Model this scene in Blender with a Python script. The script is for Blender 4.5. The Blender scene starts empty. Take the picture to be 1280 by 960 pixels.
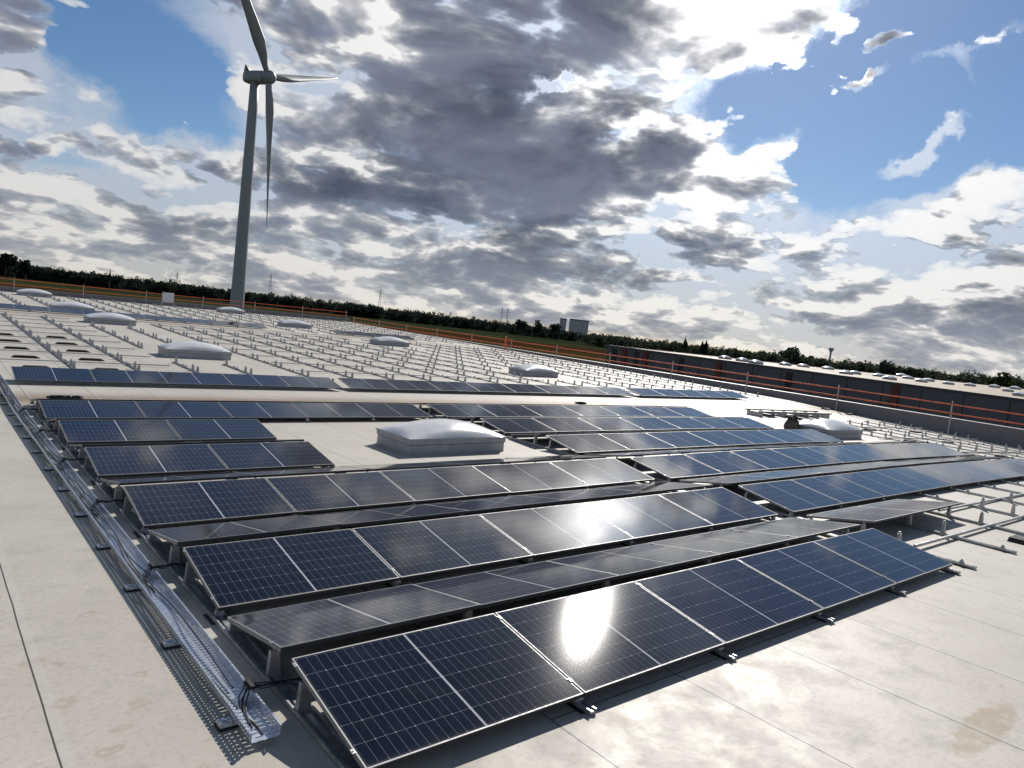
import bpy, bmesh, math, random
import numpy as np
from mathutils import Vector, Matrix
random.seed(7); RNG = np.random.default_rng(7)
R_ = math.radians
SC = bpy.context.scene

# ------------------------------------------------------------------ camera
FPX = 906.1                                   # focal length in pixels of a 1280 px wide picture
def cam_axes(y, p, r):
    f = np.array([math.sin(y)*math.cos(p), math.cos(y)*math.cos(p), math.sin(p)])
    rt = np.array([math.cos(y), -math.sin(y), 0.]); up = np.cross(rt, f)
    return math.cos(r)*rt+math.sin(r)*up, -math.sin(r)*rt+math.cos(r)*up, f
YAW = .698
AR = cam_axes(YAW, -.076, .098)               # camera seen from the sloping roof deck
AW = cam_axes(YAW, -.0811, .117)              # camera seen from level ground
MR = np.stack(AW, 1) @ np.stack(AR, 1).T      # deck -> world: the deck falls about one degree
CP = np.array([-2.023, -3.342, 2.635])
M4 = Matrix([list(MR[i])+[0.] for i in range(3)]+[[0, 0, 0, 1]])
CW = MR @ CP
cd = bpy.data.cameras.new('camera'); cam = bpy.data.objects.new('camera', cd); SC.collection.objects.link(cam)
cd.sensor_width = 36; cd.lens = FPX/1280*36; cd.clip_start = .05; cd.clip_end = 12000
cam.matrix_world = Matrix(((AW[0][0], AW[1][0], -AW[2][0], CW[0]), (AW[0][1], AW[1][1], -AW[2][1], CW[1]),
                           (AW[0][2], AW[1][2], -AW[2][2], CW[2]), (0, 0, 0, 1)))
SC.camera = cam
def px_dir(u, v):
    d = AW[2]+(u-640)/FPX*AW[0]-(v-480)/FPX*AW[1]; return d/np.linalg.norm(d)
def at_depth(u, v, depth):
    d = AW[2]+(u-640)/FPX*AW[0]-(v-480)/FPX*AW[1]; return CW+d*depth

# ------------------------------------------------------------------ exposure, sun, sky
SC.view_settings.view_transform = 'Standard'; SC.view_settings.look = 'None'
SC.view_settings.exposure = 0.0; SC.view_settings.gamma = 1.0; SC.view_settings.use_curve_mapping = False
try:
    SC.cycles.use_denoising = True; SC.cycles.denoiser = 'OPENIMAGEDENOISE'
except Exception: pass
SC.cycles.max_bounces = 6; SC.cycles.transparent_max_bounces = 12
SUN_AZ, SUN_EL = 56.0, 33.7                   # azimuth from the deck's +y towards +x
sd = MR @ np.array([math.sin(R_(SUN_AZ))*math.cos(R_(SUN_EL)), math.cos(R_(SUN_AZ))*math.cos(R_(SUN_EL)), math.sin(R_(SUN_EL))])
sl = bpy.data.lights.new('sun', 'SUN'); sl.energy = 4.9; sl.angle = R_(.53); sl.color = (1, .95, .88)
so = bpy.data.objects.new('sun', sl); SC.collection.objects.link(so)
so.rotation_euler = Vector(sd).to_track_quat('Z', 'Y').to_euler()

W = bpy.data.worlds.new('World'); SC.world = W; W.use_nodes = True
class NT:                                      # a small node-graph writer
    def __init__(s, tree): s.t = tree; s.n = tree.nodes; s.l = tree.links
    def new(s, t, **k):
        nd = s.n.new(t)
        for a, b in k.items(): setattr(nd, a, b)
        return nd
    def put(s, sock, v):
        if isinstance(v, bpy.types.NodeSocket): s.l.new(v, sock)
        elif v is not None: sock.default_value = v
    def m(s, op, a, b=None, c=None, clamp=False):
        nd = s.new('ShaderNodeMath', operation=op, use_clamp=clamp)
        for i, v in enumerate((a, b, c)): s.put(nd.inputs[i], v) if v is not None else None
        return nd.outputs[0]
    def vm(s, op, a, b=None, sc=None):
        nd = s.new('ShaderNodeVectorMath', operation=op); s.put(nd.inputs[0], a)
        if b is not None: s.put(nd.inputs[1], b)
        if sc is not None: s.put(nd.inputs['Scale'], sc)
        return nd.outputs['Value'] if op in ('DOT_PRODUCT', 'LENGTH', 'DISTANCE') else nd.outputs[0]
    def mix(s, f, a, b):
        nd = s.new('ShaderNodeMix', data_type='RGBA', clamp_factor=True)
        s.put(nd.inputs[0], f); s.put(nd.inputs[6], a); s.put(nd.inputs[7], b); return nd.outputs[2]
    def mixf(s, f, a, b):
        nd = s.new('ShaderNodeMix', data_type='FLOAT', clamp_factor=True)
        s.put(nd.inputs[0], f); s.put(nd.inputs[2], a); s.put(nd.inputs[3], b); return nd.outputs[0]
    def step(s, x, lo, hi, a=0., b=1., smooth=True):
        nd = s.new('ShaderNodeMapRange', interpolation_type='SMOOTHSTEP' if smooth else 'LINEAR')
        s.put(nd.inputs[0], x)
        for i, v in zip((1, 2, 3, 4), (lo, hi, a, b)): s.put(nd.inputs[i], v)
        return nd.outputs[0]
    def noise(s, vec, scale, detail=4., rough=.5, dist=0., out=0, lac=2.):
        nd = s.new('ShaderNodeTexNoise'); s.put(nd.inputs['Vector'], vec); nd.inputs['Scale'].default_value = scale
        nd.inputs['Detail'].default_value = detail; nd.inputs['Roughness'].default_value = rough
        nd.inputs['Lacunarity'].default_value = lac; nd.inputs['Distortion'].default_value = dist; return nd.outputs[out]
    def xyz(s, v):
        nd = s.new('ShaderNodeSeparateXYZ'); s.put(nd.inputs[0], v); return nd.outputs
    def vec(s, x, y, z=0.):
        nd = s.new('ShaderNodeCombineXYZ')
        for i, v in enumerate((x, y, z)): s.put(nd.inputs[i], v)
        return nd.outputs[0]

def ex_(g, d, az_, el_, w_):                    # a soft round patch of sky around a direction given on the deck
    v = MR @ np.array([math.sin(R_(az_))*math.cos(R_(el_)), math.cos(R_(az_))*math.cos(R_(el_)), math.sin(R_(el_))])
    a = g.m('ARCCOSINE', g.m('MINIMUM', g.vm('DOT_PRODUCT', d, tuple(float(x) for x in v)), .99999))
    return g.m('EXPONENT', g.m('MULTIPLY', g.m('POWER', g.m('DIVIDE', a, R_(w_)), 2.), -1.))
def build_sky():
    g = NT(W.node_tree); g.n.clear()
    d = g.vm('NORMALIZE', g.new('ShaderNodeTexCoord').outputs['Generated'])
    fh = (math.sin(YAW), math.cos(YAW), 0); rh = (math.cos(YAW), -math.sin(YAW), 0)
    dz = g.xyz(d)[2]
    az = g.m('ARCTAN2', g.vm('DOT_PRODUCT', d, rh), g.vm('DOT_PRODUCT', d, fh)); el = g.m('ARCSINE', dz)
    ae = g.vec(az, el, 0.)
    def plane(v):                                              # a cloud layer seen in perspective
        z = g.xyz(v)[2]; p = g.vm('SCALE', v, sc=g.m('DIVIDE', 1., g.m('ADD', g.m('MAXIMUM', z, 0.), .33)))
        x, y, _ = g.xyz(p); return g.vec(x, y, g.m('MULTIPLY', z, 2.2))
    P = plane(d); P2 = plane(g.vm('ADD', d, tuple(float(x) for x in sd*.055)))
    def field(Q, det):
        w = g.vm('ADD', Q, g.vm('SCALE', g.vm('SUBTRACT', g.noise(Q, 2.6, 3, .5, out=1), (.5, .5, .5)), sc=.20))
        f = g.noise(w, 2.7, det, .60)
        vo = g.new('ShaderNodeTexVoronoi', feature='F1', normalize=False); g.put(vo.inputs['Vector'], w)
        vo.inputs['Scale'].default_value = 6.0; vo.inputs['Detail'].default_value = 3.; vo.inputs['Roughness'].default_value = .55; vo.inputs['Randomness'].default_value = 1.
        return g.m('MULTIPLY_ADD', g.m('SUBTRACT', .42, vo.outputs['Distance']), .42, g.m('MULTIPLY_ADD', g.m('SUBTRACT', f, .5), 1.25, .5))
    f1 = field(P, 10); f2 = field(P2, 5)
    aew = g.vm('ADD', ae, g.vm('SCALE', g.vm('SUBTRACT', g.noise(ae, 6.5, 6, .62, out=1), (.5, .5, .5)), sc=.17))
    def ae_of(u, v):
        w = px_dir(u, v); r = w @ np.array(rh); f = w @ np.array(fh)
        return math.atan2(r, f), math.asin(w[2])
    def blobs(lst):
        tot = None
        for u, v, ru, rv, ang, wt in lst:
            a, e = ae_of(u, v)
            mp = g.new('ShaderNodeMapping', vector_type='TEXTURE'); g.put(mp.inputs[0], aew)
            mp.inputs['Location'].default_value = (a, e, 0); mp.inputs['Rotation'].default_value = (0, 0, R_(ang)+.117)
            mp.inputs['Scale'].default_value = (1.5*ru/FPX, 1.5*rv/FPX, 1)
            gr = g.new('ShaderNodeTexGradient', gradient_type='SPHERICAL'); g.put(gr.inputs[0], mp.outputs[0])
            q = g.step(gr.outputs['Fac'], 0., 1.)
            tot = g.m('MULTIPLY', q, wt) if tot is None else g.m('MULTIPLY_ADD', q, wt, tot)
        return tot
    cover = blobs([                                            # where cloud is and where the sky is open
        (1130, 170, 260, 170, 0, -.62), (1240, 40, 170, 150, 0, -.45), (930, 120, 70, 60, 0, -.35), (1060, 225, 70, 50, 0, -.3), (1180, 325, 50, 20, 0, -.2),
        (160, 45, 95, 70, 20, -.42), (60, 140, 110, 40, 0, -.25), (235, 130, 70, 70, 0, -.55), (110, 205, 100, 22, 0, -.25), (60, 60, 60, 60, 0, -.2),
        (690, 105, 40, 12, 12, -.5), (760, 160, 50, 16, 10, -.55),
        (630, 100, 220, 180, 0, .80), (430, 190, 130, 110, 0, .34), (340, 40, 120, 70, 0, .36), (5, 50, 34, 70, 0, .55), (115, 103, 55, 26, 0, .5), (30, 170, 44, 14, 0, .45),
        (900, 25, 140, 50, 0, .5), (1000, 25, 100, 26, 14, .4), (880, 215, 110, 70, -10, .32), (985, 172, 34, 34, 0, 0.79), (1110, 65, 46, 14, 0, 1.08), (1200, 82, 90, 16, 12, 1.08),
        (1120, 206, 56, 14, 8, 1.08), (1190, 170, 40, 14, 22, 1.16), (1220, 106, 20, 16, 0, 0.96), (1075, 107, 30, 10, 0, 0.96), (1230, 252, 100, 24, 8, 0.88), (1200, 330, 140, 50, 0, .22),
        (740, 250, 300, 90, 0, .22), (560, 240, 120, 60, 0, .18), (735, 240, 100, 55, 10, .18), (600, 330, 110, 18, 0, .12), (790, 328, 90, 18, 0, .14), (1060, 320, 190, 60, 0, .42), (1230, 380, 120, 50, 0, .3), (930, 240, 120, 60, -20, .38), (1270, 290, 70, 40, 0, .3), (215, 192, 160, 26, -14, .52), (190, 260, 190, 40, 0, .16), (80, 235, 110, 22, -8, .2), (500, 50, 90, 80, 0, .2), (800, 90, 110, 100, 0, .25)])
    dark = blobs([                                             # heavy grey middles and undersides
        (640, 90, 150, 130, 0, .85), (560, 245, 105, 52, 0, .95), (735, 245, 90, 48, 20, .85), (640, 20, 160, 60, 0, .55), (500, 170, 80, 80, 0, .3), (395, 150, 50, 40, 0, .6), (425, 232, 60, 18, 0, .8),
        (148, 106, 30, 18, 0, .5), (600, 335, 110, 18, 0, .7), (790, 330, 90, 20, 0, .7), (1040, 348, 110, 18, 0, .65), (880, 312, 70, 14, 0, .35), (1190, 398, 80, 14, 0, .3), (1272, 295, 50, 26, 0, .45), (195, 256, 24, 20, 0, .45), (330, 318, 90, 14, 0, .25), (1090, 380, 70, 12, 0, .3), (970, 384, 60, 10, 0, .25), (830, 180, 40, 30, 0, .3), (370, 40, 60, 40, 0, .12), (700, 60, 80, 40, 0, .3),
        (70, 270, 90, 10, 0, .25), (230, 317, 60, 9, 0, .3), (700, 372, 160, 9, 0, .2),
        (880, 25, 130, 60, 0, -.35), (1130, 300, 190, 60, 0, -.7), (900, 215, 90, 50, 0, -.5), (690, 150, 40, 40, 0, -.3), (490, 45, 50, 45, 0, -.45), (270, 40, 50, 40, 0, -.25), (690, 292, 60, 10, 0, -.3), (860, 265, 120, 20, 0, -.2), (830, 100, 50, 70, 0, -.25)])
    hz = g.step(el, .01, .15, 1., 0.)                          # stacked cloud thickening towards the horizon
    low = g.step(el, .14, .30, 1., 0.); high = g.step(el, .50, .72)
    ext = g.m('ADD', g.m('MULTIPLY', hz, .16), g.m('MULTIPLY', low, .10))
    ext = g.m('ADD', ext, g.m('SUBTRACT', g.m('MULTIPLY', ex_(g, d, 54, 28, 10), .22), g.m('MULTIPLY', high, .22)))
    base = g.m('SUBTRACT', g.m('MULTIPLY_ADD', cover, .50, ext), .325)
    t1 = g.m('MAXIMUM', g.m('ADD', f1, base), 0.); t2 = g.m('MAXIMUM', g.m('ADD', f2, base), 0.)
    alpha = g.m('SUBTRACT', 1., g.m('EXPONENT', g.m('MULTIPLY', t1, -22.)))
    veil = g.m('ADD', g.m('MULTIPLY', cover, 1.3), g.m('ADD', g.m('MULTIPLY', low, .30), g.m('MULTIPLY', hz, .5)))
    veil = g.m('ADD', veil, g.m('MULTIPLY', g.m('SUBTRACT', g.noise(P, 3.4, 9, .66, .6), .5), 1.5))
    veil = g.m('MULTIPLY', g.step(veil, -.28, .50, 0., .90), g.m('SUBTRACT', 1., high))
    sun = g.vm('DOT_PRODUCT', d, tuple(float(x) for x in sd))
    ang = g.m('ARCCOSINE', g.m('MINIMUM', sun, .99999))
    ex = lambda k: g.m('EXPONENT', g.m('MULTIPLY', g.m('POWER', g.m('DIVIDE', ang, k), 2.), -1.))
    glare = g.m('ADD', g.m('MULTIPLY', ex(R_(30)), .55), g.m('ADD', g.m('MULTIPLY', ex_(g, d, 54.5, 28.5, 11), 1.3), g.m('MULTIPLY', ex_(g, d, 53.6, 27.0, 3.0), 8.)))  # narrow strong lobe: unseen bright sky patch added for the second row's glow
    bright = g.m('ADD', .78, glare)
    thick = g.m('ADD', g.m('MULTIPLY', t1, 1.0), g.m('MULTIPLY', t2, 2.4))
    thick = g.m('ADD', thick, g.m('MULTIPLY', dark, g.m('MINIMUM', g.m('MULTIPLY', t1, 16.), 1.7)))
    thick = g.m('ADD', thick, g.m('MULTIPLY', g.m('SUBTRACT', f2, f1), 4.4))
    thick = g.m('MULTIPLY', g.m('MAXIMUM', thick, 0.), g.m('SUBTRACT', 1.25, g.m('MULTIPLY', hz, .25)))
    thick = g.m('MULTIPLY', thick, g.m('SUBTRACT', 1., ex_(g, d, 54, 27.6, 6)))
    vis = g.m('EXPONENT', g.m('MULTIPLY', thick, -1.35))
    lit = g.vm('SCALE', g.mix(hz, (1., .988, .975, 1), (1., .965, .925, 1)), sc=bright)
    dk = g.mix(g.step(g.noise(P, 2.4, 5, .6, .5), .36, .66), (.072, .087, .128, 1), (.19, .215, .285, 1))
    dk = g.mix(g.m('MULTIPLY', hz, .9), dk, (.25, .28, .355, 1))
    col = g.mix(vis, dk, lit)
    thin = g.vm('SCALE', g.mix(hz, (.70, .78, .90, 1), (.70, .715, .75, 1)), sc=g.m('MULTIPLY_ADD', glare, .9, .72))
    col = g.mix(alpha, thin, col); alpha = g.m('MAXIMUM', alpha, veil)
    sk = g.new('ShaderNodeTexSky', sky_type='NISHITA'); sk.sun_disc = False
    sk.sun_elevation = math.asin(sd[2]); sk.sun_rotation = math.atan2(sd[0], sd[1])
    sk.air_density = 1.0; sk.dust_density = .22; sk.ozone_density = 4.5; sk.altitude = 50
    b1 = g.new('ShaderNodeBackground'); hs = g.new('ShaderNodeHueSaturation'); hs.inputs['Saturation'].default_value = 1.10; g.put(hs.inputs['Color'], sk.outputs[0])
    g.put(b1.inputs[0], g.mix(g.m('MULTIPLY', high, .55), hs.outputs[0], g.vm('SCALE', (.55, .72, 1.), sc=g.m('MULTIPLY', g.xyz(sk.outputs[0])[1], .95)))); b1.inputs[1].default_value = .075
    b2 = g.new('ShaderNodeBackground'); g.put(b2.inputs[0], col); b2.inputs[1].default_value = .92
    mx = g.new('ShaderNodeMixShader'); g.put(mx.inputs[0], g.m('MULTIPLY', alpha, g.step(el, -.01, .01, .0, .97)))
    g.l.new(b1.outputs[0], mx.inputs[1]); g.l.new(b2.outputs[0], mx.inputs[2])
    out = g.new('ShaderNodeOutputWorld'); g.l.new(mx.outputs[0], out.inputs[0])
build_sky()
W.cycles.sampling_method = 'MANUAL'; W.cycles.sample_map_resolution = 1024

# ------------------------------------------------------------------ materials
def mat(name):
    m = bpy.data.materials.new(name); m.use_nodes = True; g = NT(m.node_tree)
    return m, g, g.n['Principled BSDF']
def simple(name, col, rough=.5, metal=0., var=.12, scale=6., spec=.5, bump=0.):
    m, g, b = mat(name); oc = g.new('ShaderNodeTexCoord').outputs['Object']
    n = g.noise(oc, scale, 5, .6)
    c2 = tuple(max(0, c*(1-var*1.6)) for c in col); c1 = tuple(min(1, c*(1+var)) for c in col)
    g.put(b.inputs['Base Color'], g.mix(g.step(n, .3, .7), (*c2, 1), (*c1, 1)))
    g.put(b.inputs['Roughness'], g.step(n, .2, .8, rough*.85, min(1, rough*1.2))); b.inputs['Metallic'].default_value = metal
    b.inputs['Specular IOR Level'].default_value = spec
    if bump:
        bp = g.new('ShaderNodeBump'); bp.inputs['Strength'].default_value = bump; bp.inputs['Distance'].default_value = .02
        g.put(bp.inputs['Height'], n); g.put(b.inputs['Normal'], bp.outputs[0])
    return m
ML, MWd, TILT = 1.722, 1.087, .175
def m_cells():
    m, g, b = mat('solar_cells'); x, y, z = g.xyz(g.new('ShaderNodeTexCoord').outputs['Object'])
    rnd = g.new('ShaderNodeObjectInfo').outputs['Random']
    gap = .0085; mx = .022; cx = (ML/2-mx-gap)/12; cy = (MWd-2*mx)/6
    u = g.m('SUBTRACT', g.m('ABSOLUTE', g.m('SUBTRACT', x, ML/2)), gap); v = g.m('SUBTRACT', y, mx)
    du = g.m('PINGPONG', u, cx/2); dv = g.m('PINGPONG', v, cy/2)
    # distance to nearest multiple of the pitch
    lu = g.m('ABSOLUTE', g.m('SUBTRACT', u, g.m('MULTIPLY', g.m('ROUND', g.m('DIVIDE', u, cx)), cx)))
    lv = g.m('ABSOLUTE', g.m('SUBTRACT', v, g.m('MULTIPLY', g.m('ROUND', g.m('DIVIDE', v, cy)), cy)))
    lw = .0009
    gu = g.step(lu, lw, lw*1.6, .42, 0., False); gv = g.step(lv, lw, lw*1.6, .55, 0., False)
    even = g.m('LESS_THAN', g.m('PINGPONG', g.m('ROUND', g.m('DIVIDE', u, cx)), 1.), .5)
    dia = g.m('MULTIPLY', g.step(g.m('ADD', lu, lv), .0055, .007, 1., 0., False), even)
    grid = g.m('MAXIMUM', g.m('MAXIMUM', gu, gv), dia)
    mid = g.m('LESS_THAN', u, 0.)
    edge = g.m('MAXIMUM', g.m('GREATER_THAN', u, cx*12), g.m('GREATER_THAN', g.m('ABSOLUTE', g.m('SUBTRACT', y, MWd/2)), cy*3))
    bus = g.m('MULTIPLY', g.step(g.m('PINGPONG', v, cy/20), .0007, .0010, .07, 0., False), 1.)
    oc = g.new('ShaderNodeTexCoord').outputs['Object']
    cellid = g.vec(g.m('FLOOR', g.m('DIVIDE', g.m('SUBTRACT', x, .03), cx)), g.m('FLOOR', g.m('DIVIDE', v, cy)), g.m('MULTIPLY', rnd, 50.))
    wn = g.new('ShaderNodeTexWhiteNoise'); g.put(wn.inputs[0], cellid)
    cell = g.mix(wn.outputs['Value'], (.0045, .0060, .014, 1), (.006, .0085, .021, 1))
    cell = g.mix(rnd, cell, g.mix(.35, cell, (.008, .013, .032, 1)))
    c = g.mix(bus, cell, (.32, .33, .36, 1)); c = g.mix(grid, c, (.45, .46, .48, 1)); c = g.mix(edge, c, (.012, .014, .02, 1)); c = g.mix(mid, c, (.46, .47, .49, 1))
    dirt = g.step(g.noise(oc, 3.2, 6, .65), .45, .78, 0., .035)
    dirt = g.m('ADD', dirt, g.m('MULTIPLY', g.step(y, .01, .09, .06, 0.), g.noise(oc, 9., 5, .7)))
    dirt = g.m('MULTIPLY', dirt, g.m('ADD', .5, rnd))
    c = g.mix(dirt, c, (.33, .30, .26, 1))
    g.put(b.inputs['Base Color'], c); b.inputs['IOR'].default_value = 1.40
    sp = g.noise(oc, 160., 2, .5)
    g.put(b.inputs['Roughness'], g.step(sp, .3, .7, .042, .075))
    bp = g.new('ShaderNodeBump'); bp.inputs['Strength'].default_value = .016; bp.inputs['Distance'].default_value = .003
    g.put(bp.inputs['Height'], g.noise(oc, 1.3, 2, .4))
    b2 = g.new('ShaderNodeBump'); b2.inputs['Strength'].default_value = .06; b2.inputs['Distance'].default_value = .0006
    g.put(b2.inputs['Height'], g.noise(oc, 170., 1, .5)); g.put(b2.inputs['Normal'], bp.outputs[0]); g.put(b.inputs['Normal'], b2.outputs[0])
    return m
M = {}
M['cells'] = m_cells()
M['frame'] = simple('anodised_frame', (.27, .27, .275), .55, .5, .05, 20)
M['alu'] = simple('aluminium', (.46, .465, .475), .42, .75, .15, 12)
M['galv'] = simple('galvanised_steel', (.50, .53, .57), .42, .8, .25, 30)
M['backsheet'] = simple('backsheet', (.02, .02, .022), .6)
M['rubber'] = simple('black_rubber', (.018, .018, .02), .75, 0, .2, 20)
M['cable'] = simple('cable_sheath', (.012, .012, .014), .45, 0, .1)
M['curb'] = simple('skylight_curb', (.37, .375, .385), .5, .0, .10, 4)
M['dome'] = simple('acrylic_dome', (.80, .80, .80), .22, 0, .03, 3, .5)
for n_ in M['dome'].node_tree.nodes:
    if n_.type == 'BSDF_PRINCIPLED': n_.inputs['Subsurface Weight'].default_value = .35; n_.inputs['Subsurface Radius'].default_value = (.25, .25, .25); n_.inputs['Subsurface Scale'].default_value = .3
M['orange'] = simple('orange_rail', (.85, .17, .06), .5, 0, .18, 3)
M['post_grey'] = simple('guard_post', (.50, .50, .49), .5, .4, .1, 6)
M['parapet'] = simple('parapet_sheet', (.165, .168, .178), .5, 0, .08, 1.2)
M['coping'] = simple('coping_sheet', (.30, .31, .32), .5, .4, .06, 2)
M['tower'] = simple('turbine_paint', (.27, .295, .30), .45, 0, .05, .2)
M['dark'] = simple('dark_plastic_and_shade', (.03, .03, .034), .5)
M['board'] = simple('white_board', (.60, .62, .68), .5, 0, .15, 5)
M['wall_dark'] = simple('dark_cladding', (.105, .108, .112), .6, 0, .1, .3)
M['wall_black'] = simple('black_door_bay', (.010, .010, .012), .5)
M['brick'] = simple('red_pier', (.17, .04, .026), .7, 0, .2, 2)
M['roof_far'] = simple('far_roof_membrane', (.30, .235, .16), .7, 0, .12, .15)
M['tan_roof_edge'] = simple('far_roof_edge', (.06, .06, .06), .6)
M['bag'] = simple('olive_sack', (.13, .115, .085), .8, 0, .3, 8)
M['concrete_far'] = simple('grey_hall_cladding', (.45, .46, .46), .7, 0, .06, .05)
M['white_far'] = simple('pale_hall_cladding', (.5, .5, .5), .7, 0, .06, .05)
M['lattice'] = simple('pylon_steel', (.16, .17, .18), .6, .3)
M['tag'] = simple('yellow_connector', (.62, .55, .30), .6)
M['paper'] = simple('pale_tape', (.6, .56, .45), .7)
def m_tray():
    m, g, b = mat('perforated_tray'); g.put(b.inputs['Base Color'], (.50, .54, .60, 1)); b.inputs['Metallic'].default_value = .85; b.inputs['Roughness'].default_value = .36
    x, y, z = g.xyz(g.new('ShaderNodeTexCoord').outputs['Object'])
    n = g.noise(g.new('ShaderNodeTexCoord').outputs['Object'], 25, 5, .6)
    g.put(b.inputs['Base Color'], g.mix(g.step(n, .3, .7), (.52, .55, .60, 1), (.72, .76, .82, 1)))
    py = g.m('PINGPONG', y, .0225)                             # slots every 45 mm along the run
    slotb = g.m('MULTIPLY', g.m('LESS_THAN', py, .0045), g.m('LESS_THAN', g.m('PINGPONG', g.m('ADD', x, .09), .03), .019))
    pz = g.m('PINGPONG', y, .0175)
    side = g.m('MULTIPLY', g.m('LESS_THAN', pz, .0045), g.m('LESS_THAN', g.m('PINGPONG', g.m('SUBTRACT', z, .0575), .0135), .0036))
    nz = g.xyz(g.new('ShaderNodeNewGeometry').outputs['True Normal'])[2]
    flat = g.m('GREATER_THAN', g.m('ABSOLUTE', nz), .6)
    hole = g.mixf(flat, side, slotb)
    tr = g.new('ShaderNodeBsdfTransparent'); mx = g.new('ShaderNodeMixShader'); g.put(mx.inputs[0], hole)
    g.l.new(b.outputs[0], mx.inputs[1]); g.l.new(tr.outputs[0], mx.inputs[2])
    g.l.new(mx.outputs[0], g.n['Material Output'].inputs[0]); return m
M['tray'] = m_tray()
def m_roof():
    m, g, b = mat('roof_membrane'); oc = g.new('ShaderNodeTexCoord').outputs['Object']; x, y, z = g.xyz(oc)
    n1 = g.noise(oc, .35, 6, .6); n2 = g.noise(oc, 2.3, 7, .68, .3); n3 = g.noise(oc, 22., 5, .7)
    c = g.mix(g.step(n1, .3, .7), (.487, .448, .388, 1), (.565, .526, .465, 1))
    c = g.mix(g.step(n2, .46, .70, 0., .55), c, (.385, .366, .33, 1))
    c = g.mix(g.step(n3, .47, .70, 0., .5), c, (.33, .315, .285, 1))
    c = g.mix(g.step(g.noise(oc, 6., 6, .7, .6), .60, .74, 0., .5), c, (.60, .575, .535, 1))     # pale scuffs
    stain = g.m('MULTIPLY', g.step(g.noise(oc, 1.1, 3, .5), .56, .66), g.step(g.noise(oc, 7.5, 5, .7), .55, .70))
    c = g.mix(g.m('MULTIPLY', stain, .55), c, (.27, .215, .14, 1))
    # brown silt dried in the two valleys that run across the deck
    lx = g.vec(g.m('MULTIPLY', x, .12), y, 0.)
    def valley(y0, w):
        k = g.m('SUBTRACT', 1., g.m('DIVIDE', g.m('ABSOLUTE', g.m('SUBTRACT', y, y0)), w), clamp=True)
        return g.m('MULTIPLY', g.step(k, 0., 1.), g.step(g.noise(lx, 2.6, 7, .68, .4), .27, .47))
    c = g.mix(g.m('MULTIPLY', g.m('MAXIMUM', valley(15.6, 1.25), valley(45.4, 1.1)), .9), c, (.235, .165, .10, 1))
    # rust-brown puddle mark in front of the first row
    def spot(x0, y0, rx, ry, a):
        mp = g.new('ShaderNodeMapping', vector_type='TEXTURE'); g.put(mp.inputs[0], g.vm('ADD', oc, g.vm('SCALE', g.vm('SUBTRACT', g.noise(oc, 9, 5, .6, out=1), (.5, .5, .5)), sc=.16)))
        mp.inputs['Location'].default_value = (x0, y0, 0); mp.inputs['Rotation'].default_value = (0, 0, a); mp.inputs['Scale'].default_value = (rx, ry, 50)
        gr = g.new('ShaderNodeTexGradient', gradient_type='SPHERICAL'); g.put(gr.inputs[0], mp.outputs[0]); return gr.outputs['Fac']
    sp = g.m('MULTIPLY', g.step(spot(4.28, -1.74, .85, .17, .04), .12, .4), g.step(g.noise(oc, 4, 5, .7), .30, .55))
    c = g.mix(g.m('MULTIPLY', sp, .62), c, (.33, .225, .12, 1))
    for (sx, sy, r) in ((-1.08, 1.05, .05), (-.82, 1.5, .045), (-.96, 1.25, .04), (-1.2, 1.72, .05), (-.72, 1.9, .035), (-1.6, .9, .05), (-.95, .55, .05), (-.7, .62, .04), (-1.3, 2.4, .05), (-.85, 3.1, .05)):
        s_ = spot(sx, sy, r*2, r*1.3, .3); c = g.mix(g.m('MULTIPLY', g.m('MULTIPLY', g.step(s_, .1, .35), g.step(s_, .95, .4)), .36), c, (.36, .27, .17, 1))
    trk = g.m('MULTIPLY', g.step(g.noise(g.vec(g.m('MULTIPLY', x, .5), g.m('MULTIPLY', y, 3.), 0.), 1.6, 7, .7, 1.2), .54, .70), g.step(g.noise(oc, .8, 3), .4, .62))
    c = g.mix(g.m('MULTIPLY', trk, .45), c, (.33, .30, .255, 1))
    speck = g.step(g.noise(oc, 14., 3, .6), .70, .78); c = g.mix(g.m('MULTIPLY', speck, .6), c, (.20, .18, .15, 1))
    # welded sheet laps: every 1.37 m, a thin dirty edge beside a slightly paler band
    t = g.m('ADD', g.m('SUBTRACT', x, 1.42), g.m('MULTIPLY', g.m('SUBTRACT', g.noise(g.vec(0., g.m('MULTIPLY', y, .6), 0.), 1., 2), .5), .03))
    fr = g.m('SUBTRACT', t, g.m('MULTIPLY', g.m('FLOOR', g.m('DIVIDE', t, 1.37)), 1.37))
    c = g.mix(g.m('MULTIPLY', g.m('LESS_THAN', fr, .07), .18), c, (.60, .59, .57, 1))
    seam = g.step(fr, .009, .013, .95, 0., False)
    ty = g.m('SUBTRACT', y, g.m('MULTIPLY', g.m('FLOOR', g.m('DIVIDE', g.m('ADD', y, g.m('MULTIPLY', g.m('FLOOR', g.m('DIVIDE', t, 1.37)), 7.3)), 16.)), 16.))
    seam = g.m('MAXIMUM', seam, g.m('MULTIPLY', g.step(g.m('ADD', ty, g.m('MULTIPLY', g.m('SUBTRACT', g.noise(oc, 1.5, 2), .5), .02)), .010, .015, .8, 0., False), g.m('GREATER_THAN', ty, 0.)))
    c = g.mix(seam, c, (.045, .042, .038, 1))
    g.put(b.inputs['Base Color'], c)
    g.put(b.inputs['Roughness'], g.step(n2, .3, .7, .48, .64)); b.inputs['Specular IOR Level'].default_value = .28
    fold = g.m('MULTIPLY', g.step(g.noise(g.vec(g.m('MULTIPLY', x, .7), g.m('MULTIPLY', y, 5.), 0.), 1.1, 3, .5, .6), .52, .70), g.m('MULTIPLY', g.step(g.noise(oc, .45, 2), .48, .62), g.step(x, -.9, -1.5)))
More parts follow.
